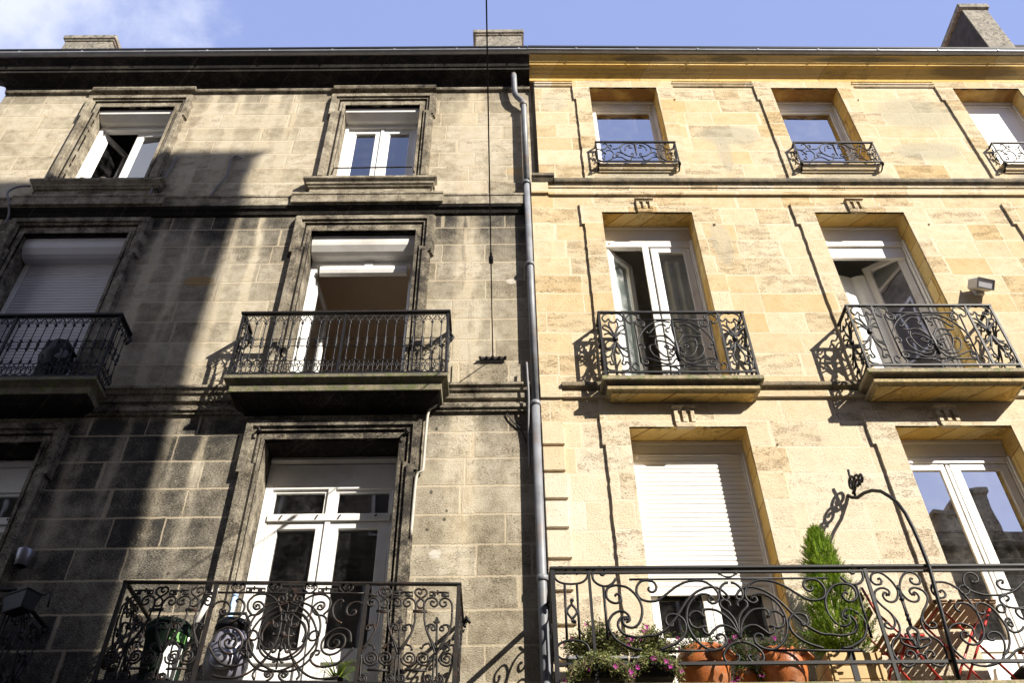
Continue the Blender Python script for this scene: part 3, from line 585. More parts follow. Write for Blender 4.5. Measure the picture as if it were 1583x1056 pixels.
A_half = [[(1.645,12.829),(1.614,12.883),(1.552,12.899),(1.486,12.875),(1.433,12.797),(1.420,12.712),(1.454,12.636),(1.511,12.583),(1.563,12.568),(1.604,12.598),(1.594,12.644),(1.571,12.624)],
  [(1.606,12.790),(1.567,12.779),(1.554,12.813),(1.585,12.844),(1.547,12.844),(1.505,12.790),(1.488,12.712)],
  [(1.303,12.758),(1.357,12.755),(1.415,12.797),(1.457,12.852)],
  [(1.064,12.765),(1.111,12.739),(1.175,12.742),(1.229,12.796),(1.231,12.866),(1.196,12.882),(1.171,12.855)],
  [(1.279,12.817),(1.300,12.808),(1.293,12.851),(1.260,12.843),(1.247,12.797),(1.285,12.746)],
  [(1.085,12.750),(1.137,12.719),(1.202,12.632)],
  [(1.207,12.701),(1.245,12.719),(1.288,12.696),(1.311,12.628),(1.292,12.541)],
  [(1.378,12.602),(1.391,12.620),(1.358,12.578),(1.349,12.620),(1.376,12.666),(1.420,12.659),(1.470,12.621),(1.519,12.575)],
  [(1.223,12.462),(1.300,12.526),(1.365,12.552),(1.426,12.542),(1.475,12.492),(1.526,12.467),(1.563,12.500),(1.567,12.538),(1.643,12.538)],
  [(1.130,12.526),(1.155,12.503),(1.181,12.529),(1.170,12.582)],
  [(1.136,12.617),(1.167,12.650),(1.193,12.617)],
  [(1.060,12.544),(1.082,12.484),(1.142,12.451)]]
# ------------------------------------------------------------------ the soot-stained house (left)
LB = root('stone_house', LEFT, -4.2, 0, 0, 'soot-blackened grey limestone house with black moulded cornice, on the left of the drainpipe', 'house')
LB.location = (0, 0, 0)
CC = (-6.10, -2.21)                                   # window columns
LT = [dict(hw=.595, z0=12.33, zt=14.235, ear=.85, lo=.815, ze=13.90, top=14.53),
      dict(hw=.71, z0=8.24, zt=11.14, ear=.968, lo=.925, ze=10.64, top=11.44),
      dict(hw=.735, z0=4.62, zt=7.61, ear=.985, lo=.947, ze=7.13, top=7.87)]
ULE, URE = -8.36, .16
holes = [(c-t['hw'], c+t['hw'], t['z0'], t['zt']) for c in CC for t in LT]
m = MB(); hollow_wall(m, ULE, URE, 0.0, 15.02, holes)
m.add([(ULE, 0, 0), (ULE, 9, 0), (ULE, 9, 15.0), (ULE, 0, 15.0)], [(0, 1, 2, 3)])
# plinth courses under the sills stand a touch proud
m.box(ULE, -7.02, 0, .018, 11.85, 12.205); m.box(-5.18, -3.13, 0, .018, 11.85, 12.205); m.box(-1.29, .10, 0, .018, 11.85, 12.205)
m.box(ULE, -7.3, 0, .018, 8.35, 8.697); m.box(-4.88, -3.45, 0, .018, 8.35, 8.697); m.box(-.93, -.10, 0, .018, 8.35, 8.697)
m.build('wall', 'grimy_wall', LB)
for h in holes:
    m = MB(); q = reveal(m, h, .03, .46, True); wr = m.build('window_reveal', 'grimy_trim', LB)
    m = MB(); m.add(q, [(0, 1, 2, 3)]); m.build('lintel_soffit', 'crust_shade', wr)  # soot plus painted shade: soffit coloured near black, jambs left lighter
for i, h in enumerate(holes):
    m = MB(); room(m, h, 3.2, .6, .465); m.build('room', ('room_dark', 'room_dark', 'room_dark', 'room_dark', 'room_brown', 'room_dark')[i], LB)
# eared architraves: three stepped layers
def ushape(c, iw, it, lo, ear, ze, top, zb):
    return [(c-lo, zb), (c-lo, ze), (c-ear, ze), (c-ear, top), (c+ear, top), (c+ear, ze), (c+lo, ze), (c+lo, zb), (c+iw, zb), (c+iw, it), (c-iw, it), (c-iw, zb)]
for c in CC:
    for t in LT:
        m = MB(); hw, zt, zb = t['hw'], t['zt'], t['z0']
        kp = lambda u, z, c=c, t=t: abs(u-c) < t['hw']+.03 and z < t['zt']+.03
        m.extr(rough(ushape(c, hw, zt, t['lo'], t['ear'], t['ze'], t['top'], zb), kp), 0.0, .035)
        gr = MB(); iw = t['lo']-.175; iv = t['lo']-.150; ks_ = .038
        gr.extr([(c-iv, zb), (c-iv, t['ze']+.15), (c-iv-ks_, t['ze']+.15), (c-iv-ks_, t['top']-.15), (c+iv+ks_, t['top']-.15), (c+iv+ks_, t['ze']+.15), (c+iv, t['ze']+.15), (c+iv, zb),
                 (c+iw, zb), (c+iw, t['ze']+.175), (c+iw+ks_, t['ze']+.175), (c+iw+ks_, t['top']-.175), (c-iw-ks_, t['top']-.175), (c-iw-ks_, t['ze']+.175), (c-iw, t['ze']+.175), (c-iw, zb)], .0352, .040)
        for inn, out_, d0, d1 in ((.150, .012, .035, .062), (.105, .030, .062, .090)):
            iw = t['lo']-inn; k = t['top']-t['ze']
            m.extr([(c-t['lo']+out_, zb), (c-t['lo']+out_, t['ze']+out_), (c-t['ear']+out_, t['ze']+out_), (c-t['ear']+out_, t['top']-out_),
                    (c+t['ear']-out_, t['top']-out_), (c+t['ear']-out_, t['ze']+out_), (c+t['lo']-out_, t['ze']+out_), (c+t['lo']-out_, zb),
                    (c+iw, zb), (c+iw, t['ze']+inn), (c+iw+.038, t['ze']+inn), (c+iw+.038, t['top']-inn), (c-iw-.038, t['top']-inn), (c-iw-.038, t['ze']+inn), (c-iw, t['ze']+inn), (c-iw, zb)], d0, d1)
        m.extr(ushape(c, hw, zt, hw+.035, hw+.035, zt-.2, zt+.035, zb), .035, .047)
        ws = m.build('window_surround', 'grimy_trim', LB); gr.build('groove_shade', 'crust_shade', ws)  # dark strip draws the groove, its shade put into the colour
# cornice with returns, gutter and frieze fillets
cor = [(0.0, 14.74), (.03, 14.76), (.03, 14.83), (.07, 14.86), (.085, 14.90), (.15, 14.93), (.23, 14.96), (.23, 15.02), (.25, 15.03), (.27, 15.10), (.33, 15.17), (.345, 15.20), (.345, 15.225)]
m = MB(); m.rings([(ULE-p, URE-.02, 0.0, p+.001, z) for p, z in cor]); m.build('cornice', 'crust_shade', LB)
m = MB(); m.prof([(0, 14.66), (.045, 14.67), (.055, 14.70), (.055, 14.725), (0, 14.735)], ULE, .14)
for c in CC: m.prof([(.0551, 14.655), (.085, 14.66), (.10, 14.70), (.10, 14.735), (.0551, 14.738)], c-.83, c+.83)
m.build('frieze_moulding', 'grimy_trim', LB, bevel=.003)
m = MB(); m.prof([(.36, 15.228), (.40, 15.235), (.43, 15.26), (.435, 15.295), (.425, 15.295), (.415, 15.275), (.37, 15.25)], ULE-.33, .135)
for k in range(9): m.box(-8.2+k*1.02, -8.17+k*1.02, .436, .440, 15.24, 15.293)
gt = m.build('gutter', 'zinc', LB)
m = MB(); m.box(ULE-.33, .119, .41, .447, 15.2955, 15.335); m.build('gutter_shade_bar', 'black_plastic', gt)  # added black bar paints the roof-edge shade line above the gutter
m = MB(); m.add([(ULE-.3, -.36, 15.27), (.135, -.36, 15.27), (.135, 7.0, 18.3), (ULE-.3, 7.0, 18.3)], [(0, 1, 2, 3)]); rf = m.build('roof', 'tiles', LB)
def chimney(parent, u0, u1, d0, d1, zb, zt, mat='chimney', cap=.05, ch=.20):
    m = MB(); m.box(u0, u1, d0, d1, zb, zt-ch)
    m.rings([(u0-e, u1+e, d0-e, d1+e, z) for e, z in ((.0, zt-ch), (.022, zt-ch+.02), (.022, zt-ch+.05), (cap, zt-ch+.065), (cap, zt-.03), (cap-.02, zt))])
    return m.build('chimney', mat, parent, bevel=.012)
chimney(rf, -8.90, -7.97, -1.75, -1.0, 15.6, 18.43)
chimney(rf, -.82, .09, -1.7, -1.0, 15.6, 18.55)
# string courses
m = MB()
m.prof([(0, 11.632), (.10, 11.632), (.10, 11.80), (.112, 11.81), (.112, 11.85), (0, 11.86)], ULE, .0)
for c in CC: m.prof([(.1121, 11.645), (.14, 11.65), (.14, 11.80), (.152, 11.81), (.152, 11.852), (.1121, 11.855)], c-1.06, c+1.06)
sc_ = m.build('string_course', 'grimy_trim', LB, bevel=.004)
m = MB(); m.prof([(0, 11.49), (.03, 11.51), (.05, 11.56), (.08, 11.59), (.095, 11.63), (0, 11.6315)], ULE, .0); m.build('shade_moulding', 'crust_shade', sc_)  # sooty black fills the string's shadow zone, shade painted into this moulding
m = MB()
m.prof([(0, 7.975), (.035, 7.98), (.035, 8.015), (.06, 8.02), (.06, 8.075), (.035, 8.085), (.035, 8.11), (.015, 8.115), (.015, 8.15), (.05, 8.16), (.05, 8.245), (.075, 8.255), (.09, 8.29), (.115, 8.31), (.115, 8.345), (0, 8.36)], ULE, -.03)
m.build('string_course', 'grimy_trim', LB, bevel=.004)
# top-floor sills
for c in CC:
    m = MB(); m.slab(c-.955, c+.955, .155, [(.075, 12.06), (.06, 12.09), (.045, 12.10), (.04, 12.135), (.012, 12.165), (0, 12.18), (0, 12.222)])
    m.slab(c-.86, c+.86, .055, [(0, 11.87), (0, 12.055)])
    m.box(c-.595, c+.595, -.34, 0, 12.26, 12.325)
    m.build('window_sill', 'grimy_trim', LB, bevel=.004)
m = MB()
for k in range(7): m.box(-6.34, -6.05, .0555, .062, 11.895+k*.022, 11.905+k*.022)
frame(m, -6.36, -6.03, 11.885, 12.045, .014, .014, .014, .014, .0555, .066)
m.build('air_vent', 'grimy_trim', LB)

# ---- windows of the left house
# top floor, middle column: two closed leaves
def two_leaf(parent, c, hw, z0, zt, boxh, d, gl, boxmat, rail=.07, jamb=.055, st=.07, front=-.018, angL=0.0, angR=0.0, rounded=False, muntins=(), centre=.045):
    wd = MB(); zb = zt-boxh
    frame(wd, c-hw, c+hw, z0, zb, jamb, jamb, .05, rail, d-.05, d+.05)
    win = wd.build('window', 'pvc', parent, bevel=.004)
    shutter_box(win, c-hw+.004, c+hw-.004, zt-.004, boxh-.006, d-.03, front, boxmat, rounded)
    w_ = hw-jamb-.003
    sash(win, c-hw+jamb+.003, w_, z0+.053, zb-rail-.003, angL, 1, d-.012, st=st, gl=gl, muntins=muntins)
    sash(win, c+hw-jamb-.003, w_, z0+.053, zb-rail-.003, angR, -1, d-.012, st=st, gl=gl, muntins=muntins)
    mm = MB()
    if angL == 0: mm.box(c-centre/2, c+centre/2, d+.014, d+.03, z0+.06, zb-rail-.01); mm.build('meeting_stile', 'pvc', win)
    return win
two_leaf(LB, -2.21, .592, 12.335, 14.23, .20, -.25, 'glass_old', 'box_grey', st=.11)
two_leaf(LB, -6.10, .592, 12.335, 14.23, .20, -.25, 'glass_old', 'box_grey', st=.10, angL=math.radians(62), angR=math.radians(4))
m = MB(); m.tube([(-2.80, -.05, 12.40), (-2.78, -.05, 12.55), (-2.20, -.052, 12.552), (-1.64, -.05, 12.56), (-1.60, -.05, 12.42)], .011); m.build('window_bar', 'iron_rust', LB)
# second floor, middle: shutter box, raised blind bar, open french window
wd = MB(); c = -2.21; frame(wd, c-.705, c+.705, 8.26, 10.86, .085, .06, .06, .075, -.36, -.26)
win = wd.build('window', 'pvc', LB, bevel=.004); shutter_box(win, c-.70, c+.70, 11.135, .30, -.36, -.05, 'box_grey', True)
m = MB(); m.prof([(-.27, 10.695), (-.20, 10.69), (-.19, 10.62), (-.21, 10.56), (-.27, 10.55)], c-.57, c+.60); m.build('blind_bar', 'pvc', win, bevel=.006)
m = MB(); m.box(c+.02, c+.13, -.27, -.22, 10.70, 10.78); m.box(c-.55, c+.58, -.255, -.24, 10.75, 10.78); m.build('blind_bracket', 'box_grey', win)
sash(win, c-.62, .60, 8.33, 10.52, math.radians(84), 1, -.33, gl='glass_dark'); sash(win, c+.642, .60, 8.33, 10.52, math.radians(88), -1, -.33, gl='glass_dark')
# second floor, left: lowered roller shutter
wd = MB(); c = -6.10; frame(wd, c-.705, c+.705, 8.26, 10.86, .06, .06, .06, .03, -.36, -.26)
win = wd.build('window', 'pvc', LB, bevel=.004); shutter_box(win, c-.70, c+.70, 11.135, .30, -.36, -.05, 'slat_grey', True)
m = MB(); slats(m, c-.64, c+.64, 8.4, 10.85, -.28); m.build('roller_shutter', 'slat_grey', win)
# first floor: french doors with transom lights and panelled bottoms
def french(c, curtain=False):
    wd = MB(); frame(wd, c-.73, c+.73, 4.62, 7.46, .085, .07, .05, .0, -.26, -.15)
    wd.box(c-.645, c+.66, -.26, -.15, 7.14, 7.455); wd.box(c-.645, c+.66, -.24, -.13, 6.74, 6.82)
    wd.box(c-.04, c+.04, -.24, -.15, 6.82, 7.14)
    win = wd.build('french_door', 'pvc', LB, bevel=.005)
    m = MB(); m.prof([(-.26, 7.57), (-.14, 7.57), (-.12, 7.50), (-.16, 7.462), (-.26, 7.462)], c-.72, c+.72); m.build('shutter_box', 'box_grey', win)
    for a, b in ((c-.645, c-.04), (c+.04, c+.66)):
        m = MB(); frame(m, a, b, 6.82, 7.14, .035, .035, .03, .035, -.22, -.175); fo = m.build('transom_light', 'pvc', win, bevel=.003)
        m = MB(); pane(m, a+.03, b-.03, 6.845, 7.11, -.20); m.build('pane', 'glass_dark', win)
    for a, b in ((c-.64, c-.004), (c+.004, c+.655)):
        m = MB(); frame(m, a, b, 4.68, 6.735, .115, .115, .12, .075, -.225, -.16); m.box(a+.115, b-.115, -.225, -.16, 5.24, 5.37)
        m.box(a+.115, b-.115, -.215, -.19, 4.80, 5.24); m.box(a+.17, b-.17, -.19, -.175, 4.86, 5.18)
        m.build('door_leaf', 'pvc', win, bevel=.004)
        m = MB(); pane(m, a+.11, b-.11, 5.36, 6.665, -.20); m.build('pane', 'glass_dark', win)
    m = MB(); m.box(c-.028, c+.028, -.16, -.142, 4.70, 6.73)
    m.lathe((c+.0, -.13, 5.75), [(.012, -.02), (.012, .05)], 8, (0, -1, 0)); m.build('cover_strip', 'pvc', win, bevel=.004)
    for k in (-.5, -.12, .12, .5): m = MB(); m.tube([(c+k, .128, 6.79), (c+k+.02, .10, 6.785)], .008); m.build('transom_catch', 'black_plastic', win)
    if curtain: m = MB(); voile(m, c-.62, c+.62, 4.8, 6.7, -.32); m.build('curtain', 'curtain', win)
    for o in [win]+list(win.children):
        for ob in [o]:
            ob.data.transform(Matrix.Translation((0, .17, 0)) @ Matrix.Translation((c, 0, 4.62)) @ Matrix.Diagonal((1.0, 1, 1.024, 1)) @ Matrix.Translation((-c, 0, -4.62)))
french(-2.21); french(-6.10, True)

# ---- balconies of the left house
def balcony_slab(parent, u0, u1, d, zt, mat, soffit=None):
    m = MB(); m.slab(u0, u1, d, [(.068, zt-.19), (.066, zt-.105), (.075, zt-.10), (.05, zt-.075), (.012, zt-.052), (0, zt-.046), (0, zt)])
    sl = m.build('balcony', mat, parent, bevel=.005)
    m = MB(); m.rings([(u0+.20, u1-.20, 0.0, d-.20, zt-.275), (u0+.10, u1-.10, 0.0, d-.10, zt-.22), (u0+.085, u1-.085, 0.0, d-.085, zt-.1905)]); m.build('soffit', 'crust_shade', sl); return sl  # underside painted near black, soot and shade together
def baluster_panel(m, lo, hi, zb, zt, along):
    """cast bars with drop fleurs, ringed waist and scrolled foot; along(s) -> (u,d)"""
    n = max(2, round((hi-lo)/.1055)); st = (hi-lo)/n
    W = lambda s, z: (lambda p: (p[0], -p[1], z))(along(s))
    def T(pts, r, k=5): m.tube([W(s, z) for s, z in pts], r, k, cap=False)
    H = zt-zb; zt1, zw0, zw1, zf = zt-.16*H, zt-.435*H, zt-.555*H, zb+.205*H
    for i in range(n):
        s = lo+(i+.5)*st; h = st/2
        T([(s, zb), (s, zt1+.02)], .0065, 6)
        T(cr([(s-h, zt-.005), (s-h*.85, zt-.05*H), (s-h*.2, zt-.10*H), (s, zt1)]), .0055); T(cr([(s+h, zt-.005), (s+h*.85, zt-.05*H), (s+h*.2, zt-.10*H), (s, zt1)]), .0055)
        T(cr([(s-h*.7, zt-.06*H), (s-h*.35, zt-.015*H), (s, zt-.055*H), (s+h*.35, zt-.015*H), (s+h*.7, zt-.06*H)]), .005)
        T(cr([(s-h*.9, zt-.10*H), (s-h*.5, zt-.125*H), (s-h*.45, zt-.085*H), (s-h*.75, zt-.07*H)]), .005); T(cr([(s+h*.9, zt-.10*H), (s+h*.5, zt-.125*H), (s+h*.45, zt-.085*H), (s+h*.75, zt-.07*H)]), .005)
        p = W(s, zt1); m.tube([W(s, zt1+.03), W(s, zt1+.005), W(s, zt1-.03)], [.004, .021, .003], 5)
        p = W(s, (zw0+zw1)/2)
        m.tube([W(s, zw0+.035), W(s, zw0+.012), W(s, zw0-.01), W(s, (zw0+zw1)/2), W(s, zw1+.01), W(s, zw1-.012), W(s, zw1-.035)], [.006, .019, .009, .022, .009, .019, .006], 6)
        q = h*.62
        T([(s+h-q*.6, zw0), (s+h+q*.6, zw0)], .0055); T([(s+h-q*.6, zw1), (s+h+q*.6, zw1)], .0055)
        for sg in (-1, 1):
            T(cr([(s+h+sg*q*.6, zw0), (s+h+sg*h*.98, (zw0*.75+zw1*.25)), (s+h+sg*h*.98, (zw0*.25+zw1*.75)), (s+h+sg*q*.6, zw1)]), .005)
            T(cr([(s, zf+.03), (s+sg*h*.35, zf), (s+sg*h*.95, zf-.01), (s+sg*h*1.0, zf-.045), (s+sg*h*.6, zf-.05)]), .006)
            T(cr([(s, zb+.02), (s+sg*h*.5, zb+.02), (s+sg*h*.95, zb+.06), (s+sg*h*.6, zf-.05), (s+sg*h*.25, zf-.075), (s+sg*h*.55, zf-.095)]), .006)
        m.tube([W(s, zf+.07), W(s, zf+.03), W(s, zf-.02)], [.006, .015, .006], 5)
def cast_balcony(c):
    sl = balcony_slab(LB, c-1.225, c+1.258, .40, 8.245, 'mossy_dark')
    u0, u1, d, zb, zt = c-1.20, c+1.228, .345, 8.275, 9.24
    m = MB(); m.box(u0-.03, u1+.03, d-.03, d+.03, zt-.004, zt+.028)
    for u in (u0, u1): m.box(u-.03, u+.03, 0, d-.03, zt-.004, zt+.028)
    m.build('handrail', 'iron_rust', sl, bevel=.006)
    m = MB(); m.box(u0-.012, u1+.012, d-.012, d+.012, zb, zb+.032)
    for u in (u0, u1): m.box(u-.012, u+.012, .0, d-.012, zb, zb+.032)
    m.build('bottom_rail', 'iron', sl)
    for u in (u0, (u0+u1)/2, u1):
        m = MB(); m.box(u-.014, u+.014, d-.014, d+.014, 8.245, zt-.004); m.build('post', 'iron', sl)
    for a, b in ((u0+.02, (u0+u1)/2-.015), ((u0+u1)/2+.015, u1-.02)):
        m = MB(); baluster_panel(m, a, b, zb+.03, zt-.004, lambda s: (s, d)); m.build('baluster_panel', 'iron', sl)
    for u in (u0, u1):
        m = MB(); baluster_panel(m, .02, d-.02, zb+.03, zt-.004, lambda s, u=u: (u, s)); m.build('side_panel', 'iron', sl)
    for u in (u0, u1): m = MB(); m.tube([(u, -.01, 9.24), (u+.05, -.03, 9.13), (u+.02, -.05, 9.05)], .016); m.build('wall_bracket', 'iron', sl)
cast_balcony(-2.21); cast_balcony(-6.10)

# first-floor balconies with scrollwork, greek key and hearts
def scroll_balcony(c):
    sl = balcony_slab(LB, c-1.62, c+1.62, .78, 4.56, 'mossy_dark'); D_ = .72; dx_ = c-(-2.222); u0, u1 = c-1.475, c+1.46; zt, zb = 5.505, 4.625
    zr = 5.412; um = -2.222
    m = MB(); m.box(u0-.022, u1+.022, D_-.022, D_+.022, zt, zt+.02)
    for u in (u0, u1): m.box(u-.02, u+.02, 0, D_-.022, zt, zt+.02)
    m.build('handrail', 'iron_rust', sl, bevel=.004)
    m = MB(); m.box(u0, u1, D_-.01, D_+.01, zb-.012, zb+.012)
    for u in (u0, u1): m.box(u-.01, u+.01, 0, D_-.01, zb-.012, zb+.012)
    m.build('bottom_rail', 'iron', sl)
    for u in (u0, c-.67, c+.66, u1):
        m = MB(); m.box(u-.016, u+.016, D_-.016, D_+.016, 4.56, zt-.001); m.build('post', 'iron_rust', sl)
    R_ = .0105
    m = MB(); iron(m, E_half, D_, R_, mirror=um, du=dx_); m.build('scroll_panel', 'iron_rust', sl)
    m = MB(); iron(m, E_mid, D_, .009, du=dx_)
    for u, z, r in ((-2.224, 5.04, .030), (-2.225, 5.16, .022), (-2.222, 4.92, .024), (-2.225, 5.39, .018), (-2.31, 5.04, .014), (-2.14, 5.04, .014)): m.tube([(u+dx_, -D_, z-r*1.3), (u+dx_, -D_, z), (u+dx_, -D_, z+r*1.3)], [.004, r, .004], 8)
    m.build('finial', 'iron_rust', sl)
    def heart_at(u):
        for sg in (-1, 1):
            m.tube([(u+sg*x, -D_, z) for x, z in cr([(.004, 5.462), (.022, 5.466), (.026, 5.482), (.008, 5.492)])], .0065, 5)
            m.tube([(u+sg*x, -D_, z) for x, z in cr([(.004, 5.478), (.03, 5.500), (.060, 5.480), (.046, 5.452), (0, 5.415)])], .0075, 5)
    for k in (-.474, -.158, .158, .474): m = MB(); heart_at(um+k+dx_); m.build('heart', 'iron_rust', sl)
    for k in (-.316, 0, .316): m = MB(); iron(m, [[(u-(-1.243), z+.027) for u, z in L] for L in E_key], D_, .0095, du=um+k+dx_, step=.5, n=4); m.build('greek_key', 'iron_rust', sl)
    for side in (1, -1):
        m = MB()
        for uc, lim in ((-1.243, None), (-.929, None), (-1.557, 1)):
            for L in E_unit+E_key:
                kd = L in E_key
                q = [(u+(uc+1.243), z) for u, z in L]
                q = [p for p in q if -1.552 < p[0] < -.765]
                if len(q) < 2: continue
                if side < 0: q = [(2*um-u, z) for u, z in q]
                cc_ = q if kd else cr(q)
                m.tube([(u+dx_, -D_, z) for u, z in cc_], .0098, 5)
        m.build('lyre_panel', 'iron_rust', sl)
    for u in (u0, u1):
        m = MB()
        for uc in (0, 1):
            for L in E_unit+E_key:
                q = [(.18+.345*uc+(uu+1.243), z) for uu, z in L]; q = [p for p in q if 0.0 < p[0] < D_]
                if len(q) < 2: continue
                m.tube([(u, -dd, z) for dd, z in (q if L in E_key else cr(q))], .0098, 5)
        m.build('side_panel', 'iron_rust', sl)
    m = MB()
    for sg in (1,): m.tube([(u1, -.0, 5.50), (u1+.02, -.03, 5.48), (u1+.03, -.05, 5.44)], .014)
    m.build('wall_bracket', 'iron_rust', sl)
    T_ = Matrix.Translation((c, 0, 5.0)) @ Matrix.Rotation(.021, 4, 'Y') @ Matrix.Translation((-c, 0, -5.0))
    for o in [sl]+list(sl.children): o.data.transform(T_)
scroll_balcony(-2.21); scroll_balcony(-6.10)
# ------------------------------------------------------------------ the cleaned cream house (right)
RB = root('stone_house', RIGHT, 0, 0, 0, 'clean cream-gold limestone house with scrolled iron balconies, on the right of the drainpipe', 'house')
UL, UR = .085, 11.5
RC = [(1.645, 4.60, 7.58, 10.56), (1.668, 4.615, 7.60, 10.57), (1.687, 4.625, 7.61, 10.57)]
RT = [dict(hw=.543, z0=12.46, zt=14.61, so=.815, sl=.775, ze=14.27, top=14.80),
      dict(hw=.622, z0=8.21, zt=11.41, so=.915, sl=.872, ze=11.16, top=11.613),
      dict(hw=.647, z0=4.62, zt=7.68, so=.955, sl=.92, ze=7.44, top=7.90)]
holes = []
for t, cs in zip(RT, RC):
    for c in cs: holes.append((c-t['hw'], c+t['hw'], t['z0'], t['zt']))
m = MB(); hollow_wall(m, UL+.13, UR, 0.0, 15.0, holes)
m.add([(UL+.13, 0, 0), (UL+.13, 9, 0), (UL+.13, 9, 15.0), (UL+.13, 0, 15.0)], [(0, 1, 2, 3)]); m.add([(UR, 0, 0), (UR, 9, 0), (UR, 9, 15.0), (UR, 0, 15.0)], [(0, 1, 2, 3)])
m.build('wall', 'cream_wall', RB)
for h in holes: m = MB(); reveal(m, h, .028, .40); m.build('window_reveal', 'voussoir_bounce', RB)  # reveals carry bounced light in their golden colour
for i, h in enumerate(holes):
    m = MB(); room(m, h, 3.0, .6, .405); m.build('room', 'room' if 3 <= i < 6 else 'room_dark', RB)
for t, cs, zb in zip(RT, RC, (12.10, 8.30, 4.62)):
    for c in cs:
        kp = lambda u, z, c=c, t=t: abs(u-c) < t['hw']+.03 and z < t['zt']+.03
        m = MB(); m.extr(rough([(c-t['sl'], zb), (c-t['sl'], t['ze']), (c-t['so'], t['ze']), (c-t['so'], t['top']), (c+t['so'], t['top']), (c+t['so'], t['ze']), (c+t['sl'], t['ze']), (c+t['sl'], zb),
                          (c+t['hw'], zb), (c+t['hw'], t['zt']), (c-t['hw'], t['zt']), (c-t['hw'], zb)], kp), 0.0, .030)
        if t['z0'] > 12: m.box(c-t['hw'], c+t['hw'], 0, .028, zb, t['z0']-.002)
        m.build('window_surround', 'cream_wall', RB)
# pier of drafted quoins at the party wall
m = MB(); m.box(UL, .325, -.1, .012, 0.0, 12.0)
m.build('corner_pier', 'cream_wall', RB)
m = MB()
for k in range(10):
    z = 8.093-.343*k; wd_ = .325 if k % 2 else .315
    m.extr([(UL-.002, z-.305), (wd_, z-.305), (wd_, z), (UL-.002, z)], .012, .045) if k else None
m.build('quoins', 'cream_wall', RB, bevel=.007)
# cornice, gutter, band, strings
m = MB(); m.prof([(0, 14.80), (.02, 14.82), (.02, 14.90), (.06, 14.93), (.075, 14.97), (.10, 14.985), (.125, 15.03), (.18, 15.05), (.18, 15.085), (.20, 15.10), (.235, 15.17), (.27, 15.20), (.27, 15.225), (0, 15.26)], .14, UR)
m.build('cornice', 'cream_trim', RB, bevel=.004)
m = MB(); m.prof([(.28, 15.228), (.32, 15.235), (.345, 15.255), (.35, 15.29), (.34, 15.29), (.33, 15.27), (.29, 15.25)], .12, UR)
for k in range(11): m.box(.9+k*1.0, .93+k*1.0, .351, .355, 15.24, 15.288)
gt = m.build('gutter', 'zinc', RB)
m = MB(); m.box(.12, UR, .325, .362, 15.2905, 15.335); m.build('gutter_shade_bar', 'black_plastic', gt)  # black bar added for the shade under the roof edge
m = MB(); edges = [.215]+[e for c in RC[0] for e in (c-.815, c+.815)]+[UR]
for a, b in zip(edges[0::2], edges[1::2]): m.prof([(0, 14.655), (.018, 14.66), (.03, 14.685), (.03, 14.70), (.045, 14.715), (.045, 14.745), (0, 14.76)], a, b)
m.build('frieze_moulding', 'cream_wall', RB, bevel=.003)
m = MB(); m.prof([(0, 11.98), (.03, 11.985), (.045, 12.02), (.075, 12.045), (.085, 12.075), (.085, 12.115), (0, 12.13)], .42, UR)
m.prof([(0, 12.06), (.05, 12.065), (.085, 12.12), (.11, 12.145), (.11, 12.20), (0, 12.22)], .10, .42)
m.build('string_moulding', 'dark_string', RB, bevel=.004)
m = MB(); m.prof([(0, 11.80), (.035, 11.80), (.035, 11.93), (.05, 11.94), (.05, 11.975), (0, 11.98)], .325, UR); m.prof([(0.012, 11.82), (.05, 11.82), (.05, 12.055), (0.012, 12.055)], UL, .325)
m.build('string_course', 'cream_wall', RB, bevel=.004)
m = MB(); m.prof([(0, 8.195), (.03, 8.20), (.045, 8.225), (.07, 8.24), (.075, 8.255), (.075, 8.295), (0, 8.305)], .33, UR); m.build('string_moulding', 'dark_string', RB, bevel=.003)
m = MB(); m.prof([(0, 8.10), (.035, 8.105), (.035, 8.19), (0, 8.19)], .33, UR); m.box(UL, .33, .012, .04, 8.10, 8.30); m.build('string_course', 'cream_wall', RB, bevel=.003)
m = MB(); m.add([(.135, -.30, 15.27), (UR, -.30, 15.27), (UR, 7.0, 18.2), (.135, 7.0, 18.2)], [(0, 1, 2, 3)]); rf = m.build('roof', 'tiles', RB)
# keystones with two flutes
for cs, z0, z1 in ((RC[1], 11.41, 11.665), (RC[2], 7.68, 7.945)):
    for c in cs:
        m = MB(); k = c-.02; w_ = .125
        m.rings([(k-.10, k+.10, .0, .050, z0-.012), (k-.108, k+.108, .0, .054, z0+.02), (k-.108, k+.108, .0, .054, z0+.045)])
        m.box(k-.112, k+.112, .0, .034, z0+.0452, z1-.0552)
        for x0, x1 in ((-.112, -.070), (-.022, .022), (.070, .112)): m.box(k+x0, k+x1, .0342, .060, z0+.0452, z1-.0552)
        m.rings([(k-.112, k+.112, .0, .062, z1-.055), (k-.114, k+.114, .0, .064, z1-.03), (k-.13, k+.13, .0, .085, z1-.022), (k-.13, k+.13, .0, .085, z1)])
        m.build('keystone', 'cream_wall', RB, bevel=.003)
# sills of the top windows with moulding beneath
for c in RC[0]:
    m = MB(); m.slab(c-.59, c+.59, .10, [(.03, 12.335), (.02, 12.36), (.02, 12.385), (0, 12.405), (0, 12.455)])
    m.slab(c-.57, c+.57, .05, [(.0, 12.30), (0, 12.334)]); m.box(c-.543, c+.543, -.36, -.0, 12.40, 12.457)
    m.build('window_sill', 'cream_wall', RB, bevel=.004)
